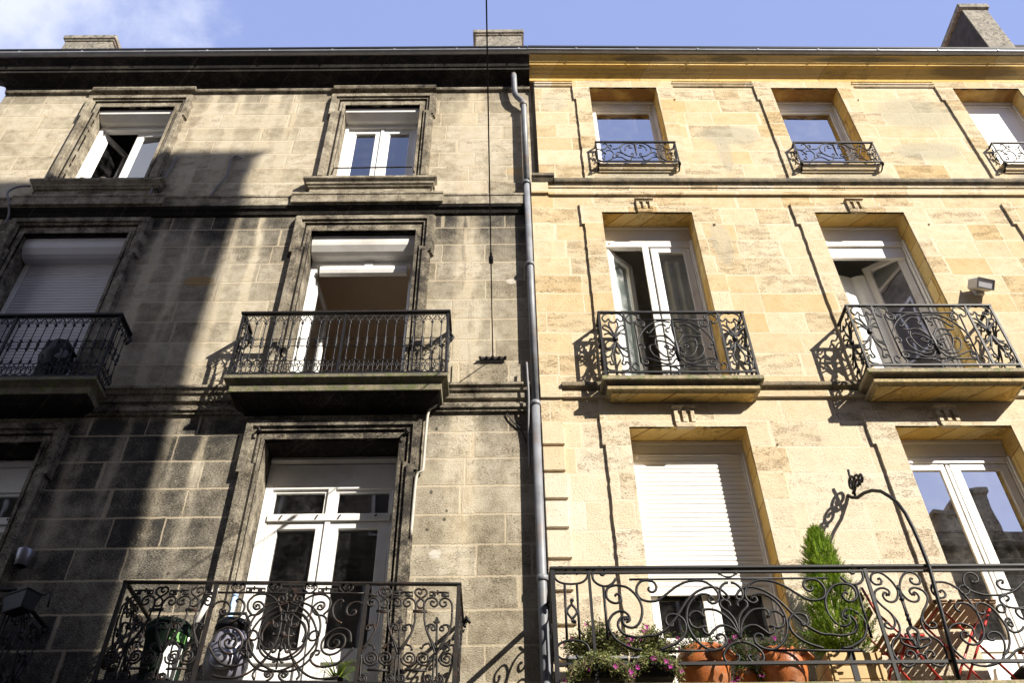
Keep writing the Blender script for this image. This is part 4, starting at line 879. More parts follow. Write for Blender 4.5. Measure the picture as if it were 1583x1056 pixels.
# chimneys
m = MB(); m.box(9.05, 9.57, -2.4, -.80, 15.6, 18.95); ch = m.build('chimney', 'chimney', rf, bevel=.012)
m = MB(); m.rings([(9.05-e, 9.57+e, -2.4-e, -.80+e, z) for e, z in ((.0, 18.951), (.03, 18.97), (.05, 18.99), (.05, 19.12), (.02, 19.15))]); m.build('chimney_cap', 'chimney', rf, bevel=.008)
m = MB(); m.box(9.046, 9.0499, -2.38, -.802, 15.6, 18.93); m.build('side_shade', 'chimney_dark', rf)  # dark sheet paints the shade on the chimney side away from the sun
m = MB(); m.prof([(-1.35, 15.6), (-1.35, 18.55), (-1.5, 18.75), (-2.2, 17.2), (-2.2, 15.6)], 10.05, 10.6); m.build('chimney', 'chimney_dark', rf, bevel=.012)

# ---- windows of the cream house
D0 = -.27
def head(c, hw, z0, zb, zt, boxh, mat='box_grey', jamb=.05, parent=RB, rail=.10):
    """shutter head, white coping strip and side channels set back in the reveal"""
    wd = MB(); frame(wd, c-hw, c+hw, z0, zt-boxh, jamb, jamb, .05, rail, D0-.05, D0+.03)
    wd.box(c-hw, c-hw+.03, D0+.03, D0+.06, z0, zt-boxh); wd.box(c+hw-.03, c+hw, D0+.03, D0+.06, z0, zt-boxh)
    win = wd.build('window', 'pvc', parent, bevel=.004)
    m = MB(); m.box(c-hw+.003, c+hw-.003, D0-.06, D0+.02, zt-boxh+.014, zt-.004); m.box(c-hw+.003, c+hw-.003, D0+.021, D0+.045, zt-.05, zt-.004)
    m.build('shutter_box', mat, win, bevel=.004)
    for s_ in (-1, 1): m = MB(); m.lathe((c+s_*(hw-.10), D0+.031, zt-boxh-.05), [(.014, 0), (.014, .012), (.006, .02)], 10, (0, -1, 0)); m.build('shutter_stop', 'pvc', win)
    return win
# top floor: two single panes, one lowered panel
for c in RC[0][:2]:
    t = RT[0]; win = head(c, t['hw'], t['z0']+.005, 0, t['zt'], .135)
    m = MB(); zs = t['zt']-.135-.105; frame(m, c-.49, c+.49, t['z0']+.06, zs, .055, .065, .07, .06, D0-.03, D0+.015); m.build('sash', 'pvc', win, bevel=.004)
    m = MB(); pane(m, c-.437, c+.427, t['z0']+.12, zs-.055, D0-.005); m.build('pane', 'glass_sky', win)
c = RC[0][2]; t = RT[0]; win = head(c, t['hw'], t['z0']+.005, 0, t['zt'], .105, rail=.02)
m = MB(); m.box(c-.49, c+.49, D0-.02, D0+.01, t['z0']+.06, t['zt']-.13); m.build('roller_shutter', 'slat', win)
# second floor
c = RC[1][0]; t = RT[1]; win = head(c, t['hw'], t['z0']+.01, 0, t['zt'], .30, rail=.12)
zs = t['zt']-.30-.125
sash(win, c-t['hw']+.055, .50, 8.28, zs, math.radians(42), 1, D0-.01, st=.10, gl='glass_veil'); sash(win, c+t['hw']-.055, .535, 8.28, zs, 0.0, -1, D0-.01, st=.09, gl='glass')
m = MB(); m.box(c-.085, c-.0, D0-.0, D0+.03, 8.30, zs+.01); m.build('meeting_stile', 'pvc', win, bevel=.004)
m = MB(); voile(m, .05, .52, 8.3, 10.86, -.07, .018, .13); cu_ = m.build('curtain', 'curtain', win); cu_.location = (c-t['hw']+.055, .28, 0); cu_.rotation_euler = (0, 0, math.radians(42))
m = MB(); voile(m, c+.10, c+.61, 8.3, 10.9, -.44, .025, .14); m.build('curtain', 'curtain', win)
c = RC[1][1]; win = head(c, t['hw'], t['z0']+.01, 0, t['zt'], .30, rail=.10)
m = MB(); m.box(c-.56, c+.56, D0-.05, D0, zs-.19, zs+.02); m.build('fixed_rail', 'pvc', win, bevel=.004)
sash(win, c+t['hw']-.055, .56, 8.28, zs-.03, math.radians(36), -1, D0-.04, st=.095, gl='glass_sky'); sash(win, c-t['hw']+.055, .55, 8.28, zs-.19, math.radians(86), 1, D0-.04, gl='glass')
m = MB(); voile(m, c-.62, c+.12, 8.3, 10.80, -.62, .025, .3); m.build('curtain', 'curtain', win)
c = RC[1][2]; win = head(c, t['hw'], t['z0']+.01, 0, t['zt'], .30)
sash(win, c-t['hw']+.055, .56, 8.28, zs, 0.0, 1, D0-.01); sash(win, c+t['hw']-.055, .56, 8.28, zs, 0.0, -1, D0-.01)
# first floor: shutter lowered over a french door
c = RC[2][0]; t = RT[2]; win = head(c, t['hw'], 4.63, 0, t['zt'], .175, rail=.02)
m = MB(); slats(m, c-.596, c+.596, 5.86, t['zt']-.19, D0+.004, .0565); m.box(c-.596, c+.596, D0-.004, D0+.012, 5.82, 5.86); m.build('roller_shutter', 'slat', win)
for a, b in ((c-.59, c-.003), (c+.003, c+.59)):
    m = MB(); frame(m, a, b, 4.66, 7.4, .075, .075, .10, .08, D0-.075, D0-.03); m.box(a+.075, b-.075, D0-.075, D0-.03, 5.27, 5.40); m.box(a+.075, b-.075, D0-.065, D0-.045, 4.76, 5.27); m.box(a+.13, b-.13, D0-.045, D0-.035, 4.82, 5.21)
    m.build('door_leaf', 'pvc', win, bevel=.004)
    m = MB(); pane(m, a+.07, b-.07, 5.39, 7.33, D0-.055); m.build('pane', 'glass_dark', win)
# first floor: glazed doors reflecting the street
for c in RC[2][1:]:
    win = head(c, t['hw'], 4.63, 0, t['zt'], .235, mat='box_grey', rail=.075)
    zs = t['zt']-.235-.085
    for a, b, l, r in ((c-.585, c-.115, .06, .055), (c-.05, c+.585, .10, .085)):
        m = MB(); frame(m, a, b, 4.69, zs, l, r, .10, .075, D0-.03, D0+.015); m.box(a+l, b-r, D0-.03, D0+.015, 5.22, 5.335); m.box(a+l, b-r, D0-.02, D0-.0, 4.79, 5.22); m.build('door_leaf', 'pvc', win, bevel=.004)
        m = MB(); pane(m, a+l-.003, b-r+.003, 5.333, zs-.073, D0-.005); m.build('pane', 'glass_sky', win)
    m = MB(); m.box(c-.115, c-.05, D0-.02, D0+.0, 4.70, zs-.02); m.box(c-.10, c-.065, D0, D0+.02, 4.72, zs-.01); m.build('meeting_stile', 'pvc', win, bevel=.004)

# ---- ironwork of the cream house
def window_rail(c):
    sl = None; d = .13; u0, u1 = c-.575, c+.60; zb, zt = 12.445, 12.925; dx_ = c-1.648; r = .0092
    m = MB(); m.box(u0-.012, u1+.012, d-.014, d+.014, zt-.012, zt+.012)
    for u in (u0, u1): m.box(u-.012, u+.012, 0.0, d-.014, zt-.012, zt+.012)
    hr = m.build('balconet', 'iron', RB)
    m = MB(); m.box(u0, u1, d-.01, d+.01, zb-.01, zb+.01)
    for u in (u0, u1): m.box(u-.009, u+.009, 0.0, d-.01, zb-.009, zb+.009); m.box(u-.009, u+.009, d-.0085, d+.0085, zb+.01, zt-.012)
    m.build('bar', 'iron', hr)
    m = MB(); iron(m, A_half, d, r, mirror=1.648, du=dx_, n=5)
    m.tube([(c, -d, 12.90), (c, -d, 12.82), (c, -d, 12.66), (c, -d, 12.58)], [.006, .02, .014, .004], 6); m.build('scroll_panel', 'iron', hr)
    for u in (u0, u1):
        m = MB()
        for L in A_half[:8]:
            q = [(.115-(uu-1.06)*.22, z) for uu, z in L]; m.tube([(u, -dd, z) for dd, z in cr(q)], .006, 5)
        m.build('side_panel', 'iron', hr)
    for u in (u0+.0, u1-.0): m = MB(); m.tube([(u, -d, zb), (u, -d-.012, zb-.05), (u, -d+.06, zb-.10), (u, -.0, zb-.10)], .012, 6); m.tube(cr2([(u, d, zb-.02), (u, d+.02, zb-.06), (u, d-.01, zb-.08)]), .02, 6); m.build('bracket', 'iron', hr)
def cr2(p): return [(a, -b, z) for a, b, z in p]
for c in RC[0]: window_rail(c)
def scroll_rail(c, dep):
    sl = MB(); f = dep
    sl.slab(c-.905, c+.91, f+.035, [(.012, 8.150), (0, 8.155), (0, 8.21)])
    sl = sl.build('balcony', 'mossy_slab', RB, bevel=.004)
    m = MB(); m.slab(c-.905, c+.91, f+.035, [(.085, 8.1005), (.085, 8.118), (.06, 8.125), (.025, 8.1495)]); m.build('cavetto', 'dark_string', sl)  # gap between the tiers coloured dark, painting the shade under the slab
    m = MB(); m.slab(c-.905, c+.91, f+.035, [(.10, 8.035), (.085, 8.05), (.055, 8.055), (.055, 8.10)]); m.build('lower_tier', 'mossy_tier', sl, bevel=.004)
    m = MB(); m.box(c-.80, c+.80, .03, f-.07, 8.027, 8.0345); m.build('bounce_tinted_soffit', 'voussoir_bounce', sl)  # same bounce-tinted golden colour as the reveals
    d = dep; u0, u1 = c-.855, c+.865; zb, zt = 8.285, 9.225; dx_ = c-1.668; um = 1.668
    m = MB(); m.box(u0-.018, u1+.018, d-.018, d+.018, zt-.006, zt+.016)
    for u in (u0, u1): m.box(u-.018, u+.018, 0, d-.018, zt-.006, zt+.016)
    m.build('handrail', 'iron', sl)
    m = MB(); m.box(u0, u1, d-.011, d+.011, zb-.011, zb+.011)
    for u in (u0, u1): m.box(u-.011, u+.011, 0, d-.011, zb-.011, zb+.011)
    m.tube([(c-.03, -d, 8.21), (c-.03, -d, zb)], .012); m.build('bottom_rail', 'iron', sl)
    for u in (u0, u0+.292, u1-.30, u1):
        m = MB(); m.box(u-.012, u+.012, d-.012, d+.012, 8.21 if u in (u0, u1) else zb+.011, zt-.006); m.build('post', 'iron', sl)
    r = .0108
    m = MB(); iron(m, B_half, d, r, mirror=um, du=dx_)
    m.tube([(c-.003, -d, 9.10), (c-.002, -d, 8.95), (c, -d, 8.8), (c, -d, 8.62), (c, -d, 8.45)], [.014, .022, .012, .032, .018], 8)
    for z, k in ((8.62, .05), (8.58, .055), (8.98, .035)):
        for s_ in (-1, 1): m.tube([(c, -d, z), (c+s_*k*.8, -d-.02, z+.03), (c+s_*k*1.3, -d-.005, z+.0)], [.012, .014, .005], 6)
    m.build('scroll_panel', 'iron', sl)
    ax = .969
    for k in (0, 1):
        m = MB(); q = [[(ax+(u-ax), z) for u, z in L] for L in B_narrow_half]
        for s_ in (-1, 1):
            for L in q: m.tube([((c-um)*1.0+(ax+s_*(ax-u)*1.0 if not k else 2*um-ax+s_*(ax-u)), -d, z) for u, z in cr(L)], r, 6)
        cu = (c-um)+(ax if not k else 2*um-ax)
        m.tube([(cu, -d, 8.84), (cu, -d, 8.82), (cu, -d, 8.78), (cu, -d, 8.76)], [.012, .03, .03, .012], 8); m.build('end_panel', 'iron', sl)
    for u in (u0, u1):
        m = MB(); k = (dep-.03)/.29
        for s_ in (-1, 1):
            for L in B_narrow_half: m.tube([(u, -(dep*.5+s_*(ax-uu)*k), z) for uu, z in cr(L)], r, 6)
        m.tube([(u, -dep*.5, 8.84), (u, -dep*.5, 8.82), (u, -dep*.5, 8.78), (u, -dep*.5, 8.76)], [.012, .028, .028, .012], 8); m.build('side_panel', 'iron', sl)
scroll_rail(RC[1][0], .25); scroll_rail(RC[1][1], .36); scroll_rail(RC[1][2], .36)
# long first-floor balcony
def long_balcony():
    d = .70; u0, u1 = .075, 7.0; zt = 5.57; zb = 4.715; r = .0122
    m = MB(); m.slab(u0-.05, u1+.1, d+.05, [(.16, 4.27), (.085, 4.32), (.085, 4.40), (.05, 4.41), (.01, 4.48), (0, 4.49), (0, 4.54)]); sl = m.build('balcony', 'mossy_slab', RB, bevel=.005)
    m = MB(); m.box(u0-.026, u1+.026, d-.026, d+.026, zt, zt+.03)
    for u in (u0, u1): m.box(u-.026, u+.026, 0, d-.026, zt, zt+.03)
    m.build('handrail', 'iron', sl, bevel=.008)
    m = MB(); m.box(u0, u1, d-.013, d+.013, zt-.035, zt-.018); m.box(u0, u1, d-.013, d+.013, zb-.013, zb+.013)
    for u in (u0, u1): m.box(u-.013, u+.013, 0, d-.013, zb-.013, zb+.013)
    m.build('rail_bar', 'iron', sl)
    for u, w_ in ((u0, .019), (.395, .012), (2.843, .014), (5.105, .014), (6.75, .012), (u1, .019)):
        m = MB(); m.box(u-w_, u+w_, d-w_, d+w_, 4.54, zt-.0005); m.build('post', 'iron', sl)
    ax = 1.619
    m = MB(); iron(m, C_half, d, r, mirror=ax)
    m.tube([(.645+.1, -d, 5.478), (2*ax-.745, -d, 5.478)], .0105, 6); m.tube([(.86, -d, 4.825), (1.40, -d, 4.825)], .0105, 6); m.tube([(2*ax-1.40, -d, 4.825), (2*ax-.64, -d, 4.815)], .0105, 6)
    m.tube([(ax+.062*math.cos(t*.3927), -d, 5.531+.036*math.sin(t*.3927)) for t in range(17)], .0085, 6)
    for s_ in (-1, 1): m.ball((ax+s_*.073, d, 5.531), .015, 8)
    m.build('scroll_panel', 'iron', sl)
    m = MB(); iron(m, C_narrow, d, .011)
    for k in (3, 4): pass
    m.ball((.232, d, 5.285), .018, 8); m.ball((.243, d, 5.09), .018, 8); m.build('diamond_panel', 'iron', sl)
    for ax2 in (3.089, 4.859):
        m = MB(); iron(m, C_lyre, d, .011, mirror=3.09, du=ax2-3.09)
        m.tube([(ax2+.045*math.cos(t*.3927)-.0, -d, 4.744+.037*math.sin(t*.3927)) for t in range(17)], .009, 6)
        for z, k in ((5.375, .02), (5.274, .024), (5.13, .02), (5.086, .022)): m.tube([(ax2, -d, z+.03), (ax2, -d, z), (ax2, -d, z-.03)], [.008, k, .008], 8)
        m.build('lyre_panel', 'iron', sl)
    m = MB(); iron(m, C_end, d, .011, mirror=4.222)
    m.build('scroll_panel', 'iron', sl)
    m = MB(); iron(m, C_half, d, r, mirror=ax, du=5.93-ax, both=True); m.build('scroll_panel', 'iron', sl)
    for u in (u0, u1):
        m = MB()
        for s_ in (1,):
            for L in C_half[:7]:
                q = [((p-.40)*.60, z) for p, z in L]; q = [(dd, z) for dd, z in q if dd < .66]
                if len(q) > 1: m.tube([(u, -(.02+dd), z) for dd, z in cr(q)], .0095, 6)
        m.build('side_panel', 'iron', sl)
    return sl
LBAL = long_balcony()
# ------------------------------------------------------------------ street and the houses across it
def flat(name, x0, x1, y0, y1, z, mat):
    m = MB(); m.add([(x0, y0, z), (x1, y0, z), (x1, y1, z), (x0, y1, z)], [(0, 1, 2, 3)]); o = m.build(name, mat); o['kind'] = 'structure'; return o
flat('ground', -300, 300, -300, 300, -.14, 'paving'); flat('road', -300, 300, -7.4, -1.8, -.01, 'asphalt')
for y0, y1 in ((-1.8, .2), (-9.3, -7.4)):
    m = MB(); m.box(-60, 60, -y1, -y0, -.13, .0); o = m.build('pavement', 'paving', bevel=.02); o['kind'] = 'structure'
def opposite(name, label, x0, x1, y, h, depth, stacks, floors):
    r = bpy.data.objects.new(name, None); COL.objects.link(r); tag(r, label, 'house')
    m = MB(); m.box(x0, x1, -y, -(y-depth), 0, h); m.build('wall', 'opp_wall', r)
    n = max(1, int((x1-x0)/2.9)); st = (x1-x0)/n
    for z in floors[0]:
        for k in range(n):
            u = x0+(k+.5)*st; w_ = MB(); frame(w_, u-.55, u+.55, z, z+1.9, .07, .07, .07, .07, -y+.002, -y+.05); w_.box(u-.03, u+.03, -y+.002, -y+.045, z+.07, z+1.83)
            wi = w_.build('window', 'pvc', r)
            # flip the facing side: the facade looks to +y
            wi.data.transform(Matrix.Translation((0, 2*y, 0)) @ Matrix.Scale(-1, 4, (0, 1, 0)))
            p_ = MB(); p_.add([(u-.5, y+.012, z+.06), (u+.5, y+.012, z+.06), (u+.5, y+.012, z+1.84), (u-.5, y+.012, z+1.84)], [(0, 1, 2, 3)]); p_.build('pane', 'room_dark', wi)
    m = MB(); m.box(x0-.0, x1+.0, -y-.0, -(y+(.22 if floors[1:] else .04)), h-.35, h-.02); m.build('cornice', 'opp_wall', r, bevel=.03)
    m = MB(); m.add([(x0, y+.2, h), (x1, y+.2, h), (x1, y-depth, h+.02), (x0, y-depth, h+.02)], [(0, 1, 2, 3)]); rf_ = m.build('roof', 'tiles', r)
    for (a, b, c_, d_, t) in stacks:
        m = MB(); m.box(a, b, -c_, -d_, h-.5, t); m.rings([(a-e, b+e, -c_-e, -d_+e, z) for e, z in ((.0, t-.15), (.05, t-.13), (.05, t-.02), (.02, t))]); m.build('chimney', 'chimney', rf_)
opposite('tall_house', 'tall pale townhouse across the street whose edge throws the broad shadow on the blackened house', -14, 5.10, -9.2, 21.92, 11, [], [(2.8, 6.0, 9.2, 12.4, 15.6, 18.6)])
opposite('gable_house', 'narrow tall gabled end house across the street beside the tall townhouse', 5.102, 6.57, -9.2, 22.62, 9, [], [(3.0, 6.2, 9.4, 12.6, 15.8)])
opposite('low_house', 'lower house across the street with two chimneys, mirrored in the glazed balcony doors', 6.572, 24, -9.2, 12.1, 9, [(9.85, 10.4, -9.45, -10.1, 13.0), (10.65, 11.25, -9.4, -10.2, 13.55), (16, 17, -9.5, -10.4, 13.4)], [(1.0, 4.6, 8.2), ()])

# ------------------------------------------------------------------ fixtures on the walls
dp = root('downpipe', LEFT, .02, .10, 0.0, 'grey painted drainpipe running down the joint between the two houses', 'drainpipe')
def rel(pts, o): return [(u-o[0], -(d-o[1]), z-o[2]) for u, d, z in pts]
path = [(-.115, .16, 15.03), (-.112, .15, 14.75), (-.108, .13, 14.50), (-.10, .12, 14.40), (-.07, .115, 14.32), (-.02, .11, 14.25), (.015, .105, 14.20), (.028, .10, 14.10), (.028, .10, 13.95), (.028, .10, 12.05)]
m = MB(); m.tube(rel(path, (.02, .10, 0)), .046, 14); m.build('upper_pipe', 'pipe', dp)
m = MB(); m.tube(rel([(.028, .10, 12.05), (.028, .10, 8.0)], (.02, .10, 0)), .043, 14); m.build('middle_pipe', 'pipe', dp)
m = MB(); m.tube(rel([(.026, .10, 8.0), (.02, .10, 5.8), (.018, .10, 0.0)], (.02, .10, 0)), .048, 14); m.build('lower_pipe', 'pipe', dp)
for z in (14.12, 12.08, 10.35, 8.02, 5.86):
    m = MB(); m.lathe((.006, 0, z), [(.052, -.03), (.060, -.026), (.060, .026), (.052, .03)], 14); m.box(-.02, .03, -.10, -.05, -.015+z, .015+z); m.build('pipe_collar', 'pipe', dp)
# span wire with its hook plate
sw = root('span_wire', LEFT, -.455, .02, 8.78, 'thin black wire stretched from a hook plate on the blackened wall up across the sky', 'wire')
m = MB(); zz = lambda d: -.05*d*0
P3 = [(0, -.04, 0), (.004, -1.5, .012), (.008, -3.0, .03), (.03, -9.05, .16)]
m.tube(P3, .0075, 6, cap=False); m.build('wire', 'black_plastic', sw)
m = MB(); m.box(-.16, .16, -.0, .02, -.02, .02); m.tube([(0, -.01, 0), (0, -.05, 0)], .018, 8)
for u in (-.15, -.07, .08, .15): m.lathe((u, .02, 0), [(.016, 0), (.016, .02), (.008, .028)], 6, (0, -1, 0)); m.tube([(u, -.015, -.025), (u, -.02, .03)], .007, 5)
m.build('hook_plate', 'iron_rust', sw)
m = MB(); m.tube([(.0045, -1.52, .013), (.0047, -1.60, .014)], .026, 8); m.tube([(.0047, -1.60, .014), (.005, -1.66, .015)], .014, 8); m.build('insulator', 'black_plastic', sw)
def cable(pts, r, label, name='cable', mat='cable', group=None):
    m = MB(); P = [Vector(p) for p in pts]; out = []
    for i in range(len(P)-1):
        p0 = P[i-1] if i else P[0]; p1, p2 = P[i], P[i+1]; p3 = P[i+2] if i+2 < len(P) else P[-1]
        for k in range(5):
            t = k/5; t2, t3 = t*t, t*t*t; out.append(.5*((2*p1)+(p2-p0)*t+(2*p0-5*p1+4*p2-p3)*t2+(3*p1-p0-3*p2+p3)*t3))
    out.append(P[-1]); m.tube([(v.x, -v.y, v.z) for v in out], r, 6)
    return single(m, name, mat, LEFT, pts[-1], label, 'cable', group)
cable([(-5.165, .02, 12.89), (-5.175, .025, 12.80), (-5.19, .025, 12.62), (-5.215, .03, 12.40), (-5.25, .05, 12.28), (-5.29, .075, 12.14), (-5.31, .075, 11.9)], .013, 'pale grey cable clipped beside the right jamb of the top-left window')
cable([(-4.20, .03, 12.84), (-4.26, .03, 12.89), (-4.33, .025, 12.86), (-4.345, .025, 12.70), (-4.325, .025, 12.45), (-4.36, .03, 12.28), (-4.42, .03, 12.12), (-4.46, .03, 11.92)], .014, 'pale grey cable with a curled top on the shadowed upper wall')
cable([(-6.98, .16, 12.03), (-7.12, .165, 12.02), (-7.22, .165, 11.95), (-7.24, .165, 11.85), (-7.18, .15, 11.72), (-7.14, .06, 11.52), (-7.15, .03, 11.35)], .016, 'grey cable pair looping over the upper string course at the far left')
cable([(-1.03, .13, 8.09), (-1.10, .11, 8.0), (-1.17, .09, 7.93), (-1.185, .09, 7.6), (-1.19, .09, 7.2), (-1.205, .09, 7.13), (-1.25, .085, 7.09), (-1.262, .085, 6.9), (-1.268, .085, 6.36)], .016, 'cream plastic conduit stepping down beside the french door surround', 'conduit', 'conduit')
cable([(-.06, .13, 8.62), (-.055, .14, 8.35), (-.05, .13, 8.1), (-.06, .08, 7.7), (-.058, .05, 7.2)], .013, 'bundled grey cables hanging beside the drainpipe at the lower string course')
cable([(-.30, .02, 7.96), (-.25, .022, 7.86), (-.14, .022, 7.72), (-.09, .022, 7.55)], .008, 'thin black wire drooping to the drainpipe under the lower string course', 'cable', 'black_plastic')
# floodlight on the cream wall
fl = root('floodlight', RIGHT, 5.70, 0, 9.78, 'grey boxy floodlight on the cream wall beside the open upper french window', 'floodlight', rz=0)
Q = Matrix.Translation((0, -.13, .06)) @ Matrix.Rotation(math.radians(14), 4, 'Z') @ Matrix.Rotation(math.radians(38), 4, 'X')
def fpart(m, name, mat, bev=0.0): o = m.build(name, mat, fl, bevel=bev); o.data.transform(Q); return o
m = MB(); m.rings([(-.095, .095, -.08, .05, -.075), (-.118, .118, -.10, .08, -.06), (-.118, .118, -.10, .08, .06), (-.095, .095, -.08, .05, .075)]); fpart(m, 'housing', 'lamp_grey', .008)
m = MB(); m.box(-.108, .108, .0805, .086, -.052, .052); fpart(m, 'lens', 'slat_grey')
m = MB(); frame(m, -.122, .122, -.066, .066, .014, .014, .014, .014, .0805, .094); fpart(m, 'lens_frame', 'lamp_rim')
m = MB(); m.box(-.05, .05, 0, .05, -.02, .12); m.tube([(0, -.04, .05), (.0, -.11, .08)], .022, 8); m.build('bracket', 'lamp_grey', fl)
# arched stay from the balcony rail to the wall
st_ = root('iron_stay', RIGHT, 3.41, .72, 5.60, 'arched black wrought-iron stay curving from the long balcony rail up to the cream wall', 'stay')
pts = [(3.32, .73, 4.55), (3.375, .73, 5.1), (3.41, .735, 5.56), (3.40, .745, 5.78), (3.39, .74, 5.955), (3.38, .72, 6.12), (3.36, .685, 6.26), (3.34, .615, 6.378), (3.32, .525, 6.496), (3.30, .40, 6.59), (3.27, .27, 6.645), (3.25, .15, 6.67), (3.235, .05, 6.74), (3.23, .0, 6.80)]
m = MB(); m.tube(rel(pts, (3.41, .72, 5.60)), .018, 8); m.build('arched_bar', 'iron', st_)
def spiral3(c, u, r0, r1, a0, turns, n=26):
    out = []
    for i in range(n):
        t = i/(n-1); r = r0+(r1-r0)*t; a = math.radians(a0)+2*math.pi*turns*t; out.append((u, c[0]+r*math.cos(a), c[1]+r*math.sin(a)))
    return out
m = MB()
for c_, r0, a0, tn in (((.12, 6.86), .10, 245, 1.6), ((.245, 6.80), .085, 200, -1.5), ((.35, 6.76), .06, 210, -1.3)):
    m.tube(rel(spiral3(c_, 3.25, r0, .014, a0, tn), (3.41, .72, 5.60)), .015, 6)
m.tube(rel([(3.25, .11, 6.70), (3.25, .13, 6.95), (3.25, .14, 7.02)], (3.41, .72, 5.60)), .014, 6); m.build('scroll_end', 'iron', st_)
# small cup-shaped wall lamp in the shade
cu = root('wall_lamp', LEFT, -5.03, .10, 6.15, 'small shiny metal cup lamp on the dark wall at the lower left', 'lamp')
m = MB(); m.lathe((0, 0, 0), [(.052, -.085), (.058, -.085), (.082, .075), (.080, .082), (.0, .084)], 20, cap=False); m.build('cup_shade', 'silver', cu)
m = MB(); m.tube([(0, 0, .05), (0, .05, .06), (0, .10, .06)], .012, 6); m.lathe((0, -.085, .06), [(.03, 0), (.03, .015)], 12, (0, -1, 0)); m.build('wall_arm', 'black_plastic', cu)

# ------------------------------------------------------------------ plants
def leafcloud(mb, pts, size, spread, n, tilt=1.0, rnd=random, ar=.5):
    for (u, d, z) in pts:
        for _ in range(n):
            c = Vector((u+rnd.gauss(0, spread), -d+rnd.gauss(0, spread), z+rnd.gauss(0, spread)))
            a = Vector((rnd.gauss(0, 1), rnd.gauss(0, 1), rnd.gauss(0, .7))).normalized(); b = a.cross(Vector((rnd.gauss(0, 1), rnd.gauss(0, 1), rnd.gauss(0, 1)))).normalized()
            s = size*rnd.uniform(.6, 1.3)
            mb.add([c-a*s, c+b*s*ar, c+a*s, c-b*s*ar], [(0, 1, 2, 3)])
def bush(u, d, z, wu, wd, h, stems, seed, droop=0.0, leaf=.016, fl=.10):
    """twiggy plant: stems fan out from the soil, leaves and flowers along them"""
    rnd = random.Random(seed); st, lf, fl_ = MB(), MB(), []
    for _ in range(stems):
        a = rnd.uniform(-1, 1); b = rnd.uniform(-1, 1); hh = h*rnd.uniform(.45, 1.0); dr = droop if rnd.random() < .4 else 0
        p0 = Vector((u+a*wu*.45, -d-b*wd*.45, z)); p3 = Vector((u+a*wu*1.15, -d-b*wd*1.0-dr*.16, z+hh*(1-.5*abs(a))-dr*(hh+.10)))
        p1 = p0.lerp(p3, .4)+Vector((0, 0, hh*.35)); q = []
        for i in range(7):
            t = i/6; q.append(p0*(1-t)**2+p1*2*t*(1-t)+p3*t*t)
        st.tube(q, .003, 3, cap=False)
        for v in q[1:]:
            leafcloud(lf, [(v.x, -v.y, v.z)], leaf, .022, 5, rnd=rnd, ar=.32)
        if rnd.random() < fl:
            e = q[-1]; f1 = MB()
            for k in range(6):
                an = k*1.047+rnd.random(); dv = Vector((math.cos(an), -.3, math.sin(an))); sd = Vector((-math.sin(an), 0, math.cos(an)))
                f1.add([e, e+dv*.014+sd*.007, e+dv*.024, e+dv*.014-sd*.007], [(0, 1, 2, 3)])
            fl_.append(f1)
    return st, lf, fl_
def trough(u0, u1, d, zt, label, seed, stems, h, droop):
    c = (u0+u1)/2; zb = zt-.17; r = root('flower_trough', RIGHT, c, d, zb, label, 'planter', 'flower troughs on the long balcony'); hw = (u1-u0)/2; o = (c, d, zb)
    m = MB(); m.rings([(-hw+.02, hw-.02, -.06, .06, 0), (-hw, hw, -.08, .08, .15)]); m.build('box', 'black_plastic', r, bevel=.006)
    m = MB(); frame2 = [(-hw-.01, hw+.01, -.09, -.075), (-hw-.01, hw+.01, .075, .09)]
    for a, b, e, f in frame2: m.box(a, b, e, f, .150, .172)
    m.box(-hw-.01, -hw+.005, -.075, .075, .150, .172); m.box(hw-.005, hw+.01, -.075, .075, .150, .172); m.build('rim', 'cable', r)
    s_, l_, f_ = bush(0, 0, .15, hw, .10, h, stems, seed, droop); s_.build('stems', 'bark', r); l_.build('leaves', 'leaf_pale', r)
    for x in f_: x.build('flower', 'petal', r)
    return r
trough(.17, .66, .58, 4.80, 'black flower trough nearest the drainpipe, bushy with magenta flowers', 3, 300, .40, .9)
trough(.70, 1.06, .58, 4.80, 'black flower trough beside the first terracotta pot, trailing small magenta flowers', 5, 190, .34, .8)
def pot(u, d, z, R, H, label, seed, stems, leafm='leaf', pocket=False, h=.25, droop=.7):
    r = root('terracotta_pot', RIGHT, u, d, z, label, 'flower pot', 'terracotta pots on the long balcony')
    m = MB(); m.lathe((0, 0, 0), [(R*.60, 0), (R*.68, .03), (R*.90, H*.30), (R*1.0, H*.55), (R*.985, H*.72), (R*.86, H*.88), (R*.74, H*.94), (R*.74, H), (R*.68, H), (R*.66, H*.92)], 32, cap=False)
    m.build('pot', 'terracotta', r)
    for a in pocket or ():
        m = MB(); q = Vector((math.cos(a), math.sin(a), .75)).normalized(); m.lathe((math.cos(a)*R*.93, -math.sin(a)*R*.93, H*.72), [(.062, -.03), (.056, .04), (.064, .062), (.064, .072), (.050, .070), (.045, .0)], 16, q, cap=False); m.build('pocket', 'terracotta', r)
    m = MB(); m.lathe((0, 0, H*.91), [(R*.68, 0), (.001, .012)], 16, cap=False); m.build('soil', 'bark', r)
    s_, l_, f_ = bush(0, 0, H*.90, R*1.0, R*.9, h, stems, seed, droop, .013); s_.build('stems', 'bark', r); l_.build('leaves', leafm, r)
    for x in f_: x.build('flower', 'petal', r)
    return r
pot(1.335, .40, 4.54, .235, .42, 'big round terracotta pot with two side pockets in front of the lowered white shutter', 11, 70, pocket=(-.5, -1.2), h=.26)
pot(2.01, .42, 4.54, .205, .39, 'terracotta strawberry pot with an open side pocket, next to the conifer tub', 12, 60, 'leaf', (-.55, -2.3), .22)
pot(1.70, .34, 4.54, .12, .26, 'small terracotta pot with a leafy plant, tucked between the two larger pots', 13, 80, 'leaf', None, .46)
